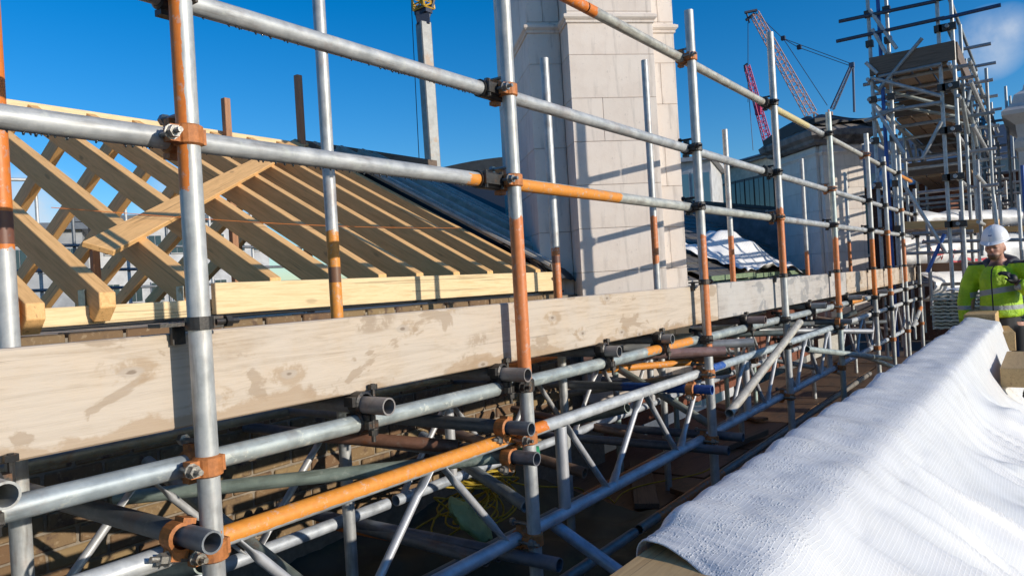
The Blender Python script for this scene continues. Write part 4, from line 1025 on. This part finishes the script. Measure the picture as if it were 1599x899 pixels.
# platform boards and edge boards
M_TWBOARD = wood('soffit_board', (.34, .22, .13), (.22, .14, .08), knots=.2)
nb = 4
for k in range(6):
    for j in range(nb):
        ya, yb = y0-.02, y1+.06; w = (ya-yb)/nb; yc = yb+w*(j+.5)
        beam('platform_board', (XN+.02+1.3*k, yc, ZP), (XN+1.28+1.3*k, yc, ZP), w-.02, .04, M_TWBOARD, tw, bev=0)
for k in range(4):
    for j in range(nb):
        yc = yb+w*(j+.5); beam('platform_board', (XN+1.6+1.3*k, yc, 3.72), (XN+2.86+1.3*k, yc, 3.72), w-.02, .04, M_TWBOARD, tw, bev=0)
        beam('platform_board', (XN+3.0+1.3*k, yc, 2.95), (XN+4.26+1.3*k, yc, 2.95), w-.02, .04, M_TWBOARD, tw, bev=0)
for (xa, z) in ((XN+1.6, 3.85), (XN+3.0, 3.08)): beam('toe_board', (xa-.03, y0+.03, z), (xa-.03, y1-.02, z), .036, .22, M_DARKWOOD, tw)
f0, f1 = onX(1362, 100, XN-.03), onX(1479, 76, XN-.03)
beam('toe_board', (XN-.03, y0+.03, ZP+.13), (XN-.03, y1-.02, ZP+.13), .036, .24, M_DARKWOOD, tw); beam('toe_board', (XN, y1-.03, ZP+.13), (XN+5, y1-.03, ZP+.13), .036, .22, M_DARKWOOD, tw)
for k in range(7):
    x = XN+.15+k*.75; lite('transom', (x, y0+.15, ZP-.05), (x, y1-.2, ZP-.05), tw, tint=(.7, .75, .8))
    lite('brace', (x, y0+.05, ZP-.1-.1*(k % 2)), (x+.6, y1, ZP-.5), tw, tint=(.8, .85, .8))
    for y in (y0+.05, y1-.05): lite('brace', (x, y, ZP-.45), (x+.75, y, ZP-.08 if k % 2 else ZP-.8), tw, tint=(.75, .8, .8))
for y in (y0, y1): lite('ledger', (XN-.05, y-.03, ZP-.45), (XN+6, y-.03, ZP-.45), tw)
b = MB()
for (x, y, z) in [(XN, onX(p, 60, XN).y, z) for p in (1358, 1387, 1466, 1474, 1488) for z in (2.0, 2.6, 3.2, 3.75, 4.5, 4.9, 5.3)]: b.box((x-.02, y, z), (.09, .09, .08))
cc_ = b.build('coupler_set', M_CP_DARK, tw); cc_['kind'] = 'stuff'
# second scaffold in front of the brick building
t2 = thing('facade_scaffold', 'distant scaffold grid in front of the dark brick building at right', 'scaffold', (19, 1, 0))
XB = 19.0
for p, top in ((1508, 92), (1516, 105), (1524, 112), (1531, 140), (1548, 160), (1570, 135), (1577, 150), (1592, 265)):
    a = onX(p, top, XB-(3 if p in (1570,) else 0)); lite('standard', (a.x, a.y, .3), (a.x, a.y, a.z), t2, tint=random.choice(((.7, .75, .8), (1, 1, 1))))
yA, yB_ = onX(1500, 300, XB).y, onX(1640, 300, XB).y
for k, yy in enumerate((176, 190, 205, 232, 255, 275, 292, 308, 322)):
    a = onX(1505, yy, XB); lite('ledger', (XB-.1, a.y+.6*(k % 2), a.z), (XB-.1, yB_ if yy > 240 else onX(1545, 200, XB).y, a.z-.03), t2, tint=random.choice(((.5, .55, .6), (.9, .9, .9))))
for p in (1560, 1590): 
    a = onX(p, 300, 12.5); lite('standard', (12.5, a.y, 1.0), (12.5, a.y, onX(p, 305, 12.5).z), t2)
lite('standard', onX(1599, 258, 12.5)-Vector((0, 0, 2.5)), onX(1596, 258, 12.5), t2, paint=BLUE)

# ---------------------------------------------------------------- wrapped bundles and planks behind the worker
def wrap(name, label, X, pxs, ytop, ybot, dep, seed, marks=()):
    RUN = 2.6
    def col(u): 
        Xu = X+RUN*u; p = pxs[0]+(pxs[1]-pxs[0])*u; return Xu, onX(p, ytop-(p-1500)*.02, Xu), onX(p, ybot-(p-1500)*.02, Xu)
    def fn(u, v):
        Xu, T_, B_ = col(u); ph = v*pi*1.05-.1
        r = 1+.20*noise.noise(Vector((u*7, v*3, seed)))+.16*abs(noise.noise(Vector((u*16+v*6, v*4, seed+3))))
        return Vector((Xu+(dep*.5-dep*.55*sin(ph)*r)*.45, T_.y+(dep*.5-dep*.55*sin(ph)*r)*.8, B_.z+(T_.z-B_.z)*(.5-.5*cos(min(pi, max(0, ph)))) + .06*noise.noise(Vector((u*9, v*2, seed+7)))*v))
    o = MB().grid(fn, 70, 22).build(name, M_SHEET, smooth=True); grid_uv(o, 70, 22, 3, 1); o.modifiers.new('s', 'SOLIDIFY').thickness = .004
    tag(o, label, 'wrapped bundle')
    for (p0, p1, q0, q1) in marks:                  # brushed red marks on the wrap
        m = MB(); k = 14
        pts = []
        for i in range(k+1):
            s = i/k; pxx, pyy = p0+(p1-p0)*s, q0+(q1-q0)*s+3*sin(s*pi)
            uu = (pxx-pxs[0])/(pxs[1]-pxs[0])
            vv = math.acos(max(-1, min(1, 1-2*(ybot-pyy)/(ybot-ytop))))
            vv = (vv+.1)/(pi*1.05); P = fn(uu, vv); pts.append(P+Vector((-.012, -.016, 0)))
        vs = [p+Vector((0, 0, s*.02)) for p in pts for s in (-1, 1)]
        m.add(vs, [(2*i, 2*i+1, 2*i+3, 2*i+2) for i in range(k)]); mm = m.build('red_mark', M_REDMARK, o); mm.modifiers.new('s', 'SOLIDIFY').thickness = .002
    return o
wrap('wrapped_bundle', 'upper long white wrapped bundle with creases behind the hard hat', 12.6, (1425, 1640), 327, 352, .5, 4)
wrap('wrapped_bundle', 'lower white wrapped bundle with red painted marks behind the worker', 12.4, (1410, 1640), 366, 414, .5, 12, [(1446, 1452, 372, 398), (1462, 1466, 376, 404), (1448, 1470, 392, 394), (1484, 1499, 391, 390), (1484, 1487, 392, 404), (1485, 1505, 405, 407), (1505, 1540, 402, 405), (1503, 1506, 384, 402)])
wrap('wrapped_bundle', 'low bluish white wrapped bundle above the stacked tiles', 12.2, (1452, 1640), 422, 470, .6, 23)
for (pa0, pa1, yy, hh, X, lab) in ((1400, 1560, 353, .11, 12.1, 'thick brown plank lying between the white wrapped bundles'), (1500, 1640, 360, .07, 12.0, 'thin brown plank above the hard hat, right of the thick plank'), (1440, 1640, 418, .12, 12.0, 'reddish plank under the red marked wrapped bundle')):
    a, b_ = onX(pa0, yy, X), onX(pa1, yy-(pa1-pa0)*.03, X)
    tag(beam('plank', a, b_, .22, hh, M_RAFTER if hh != .12 else M_REDWOOD, None), lab, 'plank')
sr_ = thing('bundle_rack', 'grey tube rack carrying the white wrapped bundles behind the worker', 'rack', (11.8, 1, 0))
for (p, yt, yb) in ((1448, 350, 480), (1500, 330, 470), (1526, 250, 400)):
    a = onX(p, yt, 11.85); c = onX(p, yb, 11.85); lite('standard', (11.85, a.y, c.z), (11.85, a.y, a.z), sr_, tint=(.7, .7, .75))
for (p, q, yy) in ((1405, 1530, 396), (1425, 1520, 365), (1440, 1600, 378)): lite('ledger', onX(p, yy, 11.8), onX(q, yy-4, 11.8), sr_, tint=(.7, .7, .75))
for (p, yt, yb, dx) in ((1554, 304, 355, -5), (1592, 304, 390, -4)): lite('brace', onX(p+3, yb, 11.8), onX(p+dx+2, yt, 11.8), sr_, tint=(1.2, 1.2, 1.2))

# ---------------------------------------------------------------- buildings around
def facade_block(name, label, A, B, z0, z1, depth, wall, rows, cols, glass, roof, zwin=None, wfrac=.8, hfrac=.6, frame_m=None):
    A, B = Vector((A[0], A[1], 0)), Vector((B[0], B[1], 0)); t = thing(name, label, 'building', (A.x, A.y, z0))
    L = (B-A).length; mw = frame(A, B); yin = 1 if (mw.to_3x3() @ Vector((0, 1, 0))).dot(A+(B-A)/2-EYE) > 0 else -1
    MB().box((L/2, yin*depth/2, (z0+z1)/2), (L, depth, z1-z0)).build('wall', wall, t, mw)
    MB().box((L/2, yin*depth/2, z1+.15), (L+.8, depth+.8, .3)).build('roof', roof, t, mw)
    zw0, zw1 = zwin or (z0, z1); rh, cw = (zw1-zw0)/rows, L/cols
    wf = MB().box((0, 0, 0), (cw*wfrac, .1, rh*hfrac)).mesh('window', frame_m or wall)
    pn = MB().box((-cw*wfrac*.24, -yin*.05, 0), (cw*wfrac*.42, .06, rh*hfrac*.88)).box((cw*wfrac*.24, -yin*.05, 0), (cw*wfrac*.42, .06, rh*hfrac*.88)).mesh('pane', glass)
    for r in range(rows):
        for c in range(cols):
            M_ = mw @ Matrix.Translation((cw*(c+.5), -yin*.03, zw0+rh*(r+.5)))
            w = link(bpy.data.objects.new('window', wf), t, M_); link(bpy.data.objects.new('pane', pn), w, M_)
    return t
a, b_ = at(985, 300, 52), at(1112, 300, 50)
facade_block('office_block', 'pale office block with glazed top floor right behind the big chimney', a, b_, -14, onY(1090, 254, at(1090, 254, 51).y).z, 8, M_WHITECLAD, 5, 4, M_GLASSPALE, M_WHITECLAD, zwin=(-8, at(1090, 258, 51).z), wfrac=.92, hfrac=.7)
a, b_ = at(1098, 300, 66), at(1245, 300, 55)
zt_ = at(1208, 245, 57.6).z
lb = facade_block('long_office_building', 'long cream office building with dark glazing and grey roof behind the far chimney', a, b_, -14, zt_, 14, M_CREAM, 4, 10, M_GLASS, M_GREYROOF, zwin=(-10.5, zt_-.5), wfrac=.94, hfrac=.72, frame_m=M_DARKCLAD)
mw = frame(Vector((a.x, a.y, 0)), Vector((b_.x, b_.y, 0)))
L = (Vector((a.x, a.y, 0))-Vector((b_.x, b_.y, 0))).length
o = MB(); n = 8
yin = 1 if (mw.to_3x3() @ Vector((0, 1, 0))).dot(a-EYE) > 0 else -1
prf = [(-yin*.6, zt_+.2), (yin*1.2, zt_+.75), (yin*8, zt_+1.0), (yin*8, zt_+.2)]
vs = [(x, y, z) for x in (0, L) for y, z in prf]; o.add(vs, [(0, 1, 5, 4), (1, 2, 6, 5), (0, 3, 2, 1), (4, 5, 6, 7), (2, 3, 7, 6)]).build('roof_slope', M_GREYROOF, lb, mw)
# dark low building with a shallow curved roof, left of the chimney
dk = thing('dark_roofed_building', 'dark building with a shallow curved roof seen over the ridge', 'building', at(720, 280, 45))
m = MB(); ps = []
for k in range(15):
    s = k/14; p = at(640+290*s, 0, 45); zz = at(640+290*s, 276-32*sin(pi*min(1, .05+s*.75)), 45).z
    ps.append((p.x, p.y, zz))
vs = []
for (x, y, z) in ps: vs += [(x, y, -14), (x, y, z), (x+FW.x*12, y+FW.y*12, z+.2), (x+FW.x*12, y+FW.y*12, -14)]
m.add(vs, [(4*k, 4*k+4, 4*k+5, 4*k+1) for k in range(14)], 0).add([], [])
m.f += [(4*k+1, 4*k+5, 4*k+6, 4*k+2) for k in range(14)]; m.m += [1]*14
m.f += [(0, 1, 2, 3), (56, 59, 58, 57)]; m.m += [0, 0]
m.build('wall', [M_DARKCLAD, M_DARKCLAD], dk)
gz = MB()
for k in range(7):
    p = at(700+14*k, 283, 44.9); MB().box((0, 0, 0), (.44, .05, .7)).build('window', M_GLASSPALE, dk, Matrix.Translation(p) @ Matrix.Rotation(TH-pi/2, 4, 'Z'))
# grey panelled buildings seen between the rafters
random.seed(3)
for (p0, p1, yt, D, rows, cols, lab, wm) in ((-260, 130, 362, 30, 7, 9, 'grey panelled block seen through the left rafters', simple('pale_grey_panel', (.42, .43, .44), .8, scale=1.5)), (120, 420, 345, 38, 8, 9, 'pale block with louvred top seen between rafters near the near post', M_WHITECLAD)):
    a, b_ = at(p0, 400, D), at(p1, 400, D+4); facade_block('panelled_block', lab, a, b_, -14, at((p0+p1)/2, yt, D+2).z, 9, wm, rows, cols, M_GLASS, M_GREYROOF, wfrac=.6, hfrac=.42)
bs = thing('rear_scaffold', 'rear scaffold of grey tubes seen through the rafters on the far side of the roof', 'scaffold', (4, 11, 0))
for p in (20, 62, 117, 150, 200, 262, 330, 395, 470):
    a = onY(p, 400, 11.5); lite('standard', (a.x, 11.5, -2), (a.x, 11.5, onY(p, random.choice((262, 300, 330)), 11.5).z), bs, tint=random.choice(((.4, .42, .45), (1.1, 1.1, 1.1))))
for yy in (383, 422, 452): lite('ledger', (onY(-60, yy, 11.45).x, 11.45, onY(100, yy, 11.45).z), (onY(560, yy, 11.45).x, 11.45, onY(100, yy, 11.45).z), bs, tint=(.35, .38, .42))
lite('guard_rail', onY(-40, 279, 11.4), onY(48, 281, 11.4), bs); lite('guard_rail', onY(225, 296, 11.4), onY(330, 320, 11.4), bs)

# brick building with dark roof at the right
bb = thing('brick_building', 'dark red brick building with a long slate grey roof behind the facade scaffold', 'building', (24, 2, -14))
XB2 = 23.0; yl, yr = onX(1392, 300, XB2).y+1.5, onX(1660, 300, XB2).y-2
zt_ = onX(1500, 262, XB2).z
MB().box((XB2+4, (yl+yr)/2, (zt_-14)/2), (8, yl-yr, zt_+14)).build('wall', M_REDBRICK, bb)
zr_ = onX(1500, 196, XB2+3).z
m = MB(); m.add([(XB2-.3, yl+.2, zt_), (XB2-.3, yr-.2, zt_), (XB2+4, yr-.2, zr_), (XB2+4, yl+.2, zr_), (XB2+8.3, yl+.2, zt_), (XB2+8.3, yr-.2, zt_)], [(0, 3, 2, 1), (3, 4, 5, 2), (0, 4, 3), (1, 2, 5), (0, 1, 5, 4)]).build('roof', simple('blue_grey_slates', (.10, .115, .14), .6, scale=4), bb)
MB().box((XB2-.25, (yl+yr)/2, zt_-.1), (.5, yl-yr+.4, .35)).build('cornice', M_CREAM, bb)
wf = MB().box((0, 0, 0), (.12, .95, 1.6)).mesh('window', M_CREAM); pn = MB().box((-.05, -.22, 0), (.06, .38, 1.45)).box((-.05, .22, 0), (.06, .38, 1.45)).mesh('pane', M_GLASS)
for r in range(3):
    for c in range(5):
        M_ = Matrix.Translation((XB2-.01, yl-.9-c*(yl-yr-1.2)/5, zt_-1.4-2.6*r)); w = link(bpy.data.objects.new('window', wf), bb, M_); link(bpy.data.objects.new('pane', pn), w, M_)
# pale metal roof between chimney and tower
zz = onX(1410, 248, 17).z
a0, a1 = onX(1355, 250, 17).y, onX(1480, 250, 17).y
mr = thing('metal_roofed_block', 'low brick block with pale metal roof between far chimney and scaffold tower', 'building', (17, a0, -14))
MB().box((18, (a0+a1)/2, (zz-.55-14)/2), (1.9, a0-a1, zz-.55+14)).build('wall', M_REDBRICK, mr)
m = MB(); m.add([(16.9, a0, zz-.55), (16.9, a1, zz-.55), (19, a1, zz+.15), (19, a0, zz+.15), (19, a0, zz-.55), (19, a1, zz-.55)], [(0, 1, 2, 3), (0, 3, 4), (1, 5, 2), (5, 4, 3, 2), (0, 4, 5, 1)]).build('roof', simple('pale_roof_sheet', (.42, .45, .48), .4, .3, scale=2), mr)
# stone pier with cornice at the right edge
sp = thing('stone_pier', 'pale stone gable pier with moulded cornice at the right edge', 'building', (15, 0, -14))
XP = 15.0; ya = onX(1588, 200, XP).y
prof = [(0, -14), (0, onX(1588, 238, XP).z), (.05, onX(1588, 232, XP).z), (.05, onX(1588, 222, XP).z), (.0, onX(1588, 215, XP).z), (.02, onX(1588, 195, XP).z), (.20, onX(1588, 180, XP).z), (.20, onX(1588, 174, XP).z), (.06, onX(1588, 162, XP).z), (.02, onX(1588, 148, XP).z), (-.10, onX(1588, 140, XP).z), (-.12, onX(1588, 132, XP).z), (-.5, onX(1588, 128, XP).z)]
m = MB(); vs = []
for (o_, z) in prof: vs += [(XP-o_, ya+o_, z), (XP+2, ya+o_, z), (XP+2, ya-2.5, z), (XP-o_, ya-2.5, z)]
n = len(prof)
m.add(vs, [(4*k+i, 4*k+(i+1) % 4, 4*k+4+(i+1) % 4, 4*k+4+i) for k in range(n-1) for i in range(4)]+[(4*n-4, 4*n-3, 4*n-2, 4*n-1)]).build('pier_body', M_STONE, sp)

# ---------------------------------------------------------------- cranes
def lattice(m, A, B, w0, w1, nseg, r, mi=0, upv=(0, 0, 1)):
    A, B = Vector(A), Vector(B); d = (B-A).normalized(); x = d.cross(Vector(upv))
    if x.length < .1: x = d.cross(Vector((1, 0, 0)))
    x.normalize(); y = x.cross(d); C = []
    for k in range(nseg+1):
        s = k/nseg; w = w0+(w1-w0)*s; p = A.lerp(B, s); C.append([p+x*w*a+y*w*b for a, b in ((-.5, -.5), (.5, -.5), (.5, .5), (-.5, .5))])
    for i in range(4): m.bar(C[0][i], C[-1][i], r, 5, mi)
    for k in range(nseg):
        for i in range(4):
            j = (i+1) % 4; m.bar(C[k][i], C[k+1][j] if k % 2 else C[k+1][i], r*.55, 4, mi) if False else m.bar(C[k][i] if k % 2 else C[k][j], C[k+1][j] if k % 2 else C[k+1][i], r*.55, 4, mi)
            m.bar(C[k][i], C[k][j], r*.5, 4, mi)
D = 95.
c1 = thing('tower_crane', 'faded orange luffing crane with lattice jib and rope frame above the far chimney', 'crane', at(1285, 330, D))
m = MB(); lattice(m, at(1266, 178, D), at(1178, 22, D), 1.15, .85, 18, .065); m.build('jib', M_CR_ORANGE, c1)
m = MB(); m.bar(at(1178, 22, D), at(1165, 32, D), .2, 5); m.bar(at(1163, 20, D), at(1182, 16, D), .2, 5); m.bar(at(1170, 36, D), at(1166, 22, D), .12, 5); m.build('jib_head', M_CR_DARK, c1)
m = MB(); lattice(m, at(1300, 170, D), at(1330, 102, D), .42, .3, 12, .07); m.bar(at(1332, 103, D), at(1334, 175, D), .15, 6); m.box(at(1330, 102, D), (.6, .6, .6)); m.build('rope_frame', M_CR_BLUE, c1)
m = MB()
for a, b_ in (((1178, 18), (1222, 60)), ((1222, 60), (1330, 100)), ((1222, 60), (1246, 74)), ((1246, 74), (1330, 104)), ((1224, 62), (1292, 165)), ((1168, 36), (1168, 160))): m.bar(at(*a, D), at(*b_, D), .045, 4)
for p in ((1223, 60), (1248, 74)): m.box(at(*p, D), (.5, .5, .5))
m.build('rope', M_CR_DARK, c1)
lb_ = at(1285, 175, D); m = MB(); lattice(m, (lb_.x, lb_.y, -14), (lb_.x, lb_.y, lb_.z), 1.8, 1.8, 24, .12); m.build('mast', M_CR_ORANGE, c1); MB().box(lb_-Vector((0, 0, 2.5)), (2.4, 2.4, 1.2)).build('cab', M_CR_ORANGE, c1)
D = 120.
c2 = thing('tower_crane', 'crimson luffing crane with narrow lattice jib left of the orange crane', 'crane', at(1203, 330, D))
m = MB(); lattice(m, at(1202, 234, D), at(1166, 103, D), 1.1, .7, 18, .085); m.build('jib', M_CR_PINK, c2)
m = MB(); m.bar(at(1167, 100, D), at(1162, 104, D), .2, 5); m.bar(at(1163, 104, D), at(1163, 112, D), .12, 5); m.bar(at(1166, 104, D), at(1176, 235, D), .05, 4); m.build('rope', M_CR_DARK, c2)
MB().box(at(1184, 168, D), (.9, .9, 2.4)).build('jib_plate', M_CR_PINK, c2); MB().box(at(1202, 238, D), (1.6, 1.6, .9)).build('cab', M_WHITECLAD, c2)
lb_ = at(1203, 240, D); m = MB(); lattice(m, (lb_.x, lb_.y, -14), (lb_.x, lb_.y, lb_.z), 1.8, 1.8, 20, .12); m.build('mast', M_CR_PINK, c2)
D = 38.
c3 = thing('mobile_crane', 'grey telescopic crane boom with yellow lattice head rising behind the timber ridge', 'crane', at(682, 330, D))
a, b_ = at(679, 300, D), at(661, 36, D)
mw = frame(a, b_, upv=(FW.x, FW.y, 0)) ; L = (b_-a).length
bevel(MB().box((L/2, 0, 0), (L, .62, .62)).build('boom', M_CR_GREY, c3, mw @ Matrix.Rotation(.62, 4, 'X')), .05)
h = at(661, 30, D); m = MB(); m.box(h, (.66, .66, .5), (mw.to_3x3())); m.box(at(661, 18, D), (.5, .8, .3)); m.bar(at(653, 34, D), at(648, 12, D), .09, 6); m.bar(at(668, 30, D), at(676, 6, D), .09, 6); m.bar(at(676, 6, D), at(681, -14, D), .08, 6); m.bar(at(650, 12, D), at(676, 8, D), .08, 6); m.build('boom_head', M_CR_DARK, c3)
m = MB(); lattice(m, at(662, 16, D), at(650, -60, D), .75, .6, 8, .07); m.build('fly_jib', M_CR_YEL, c3)
m = MB(); m.bar(at(641, -20, D), at(655, 262, D), .022, 5); m.build('rope', M_CR_DARK, c3)
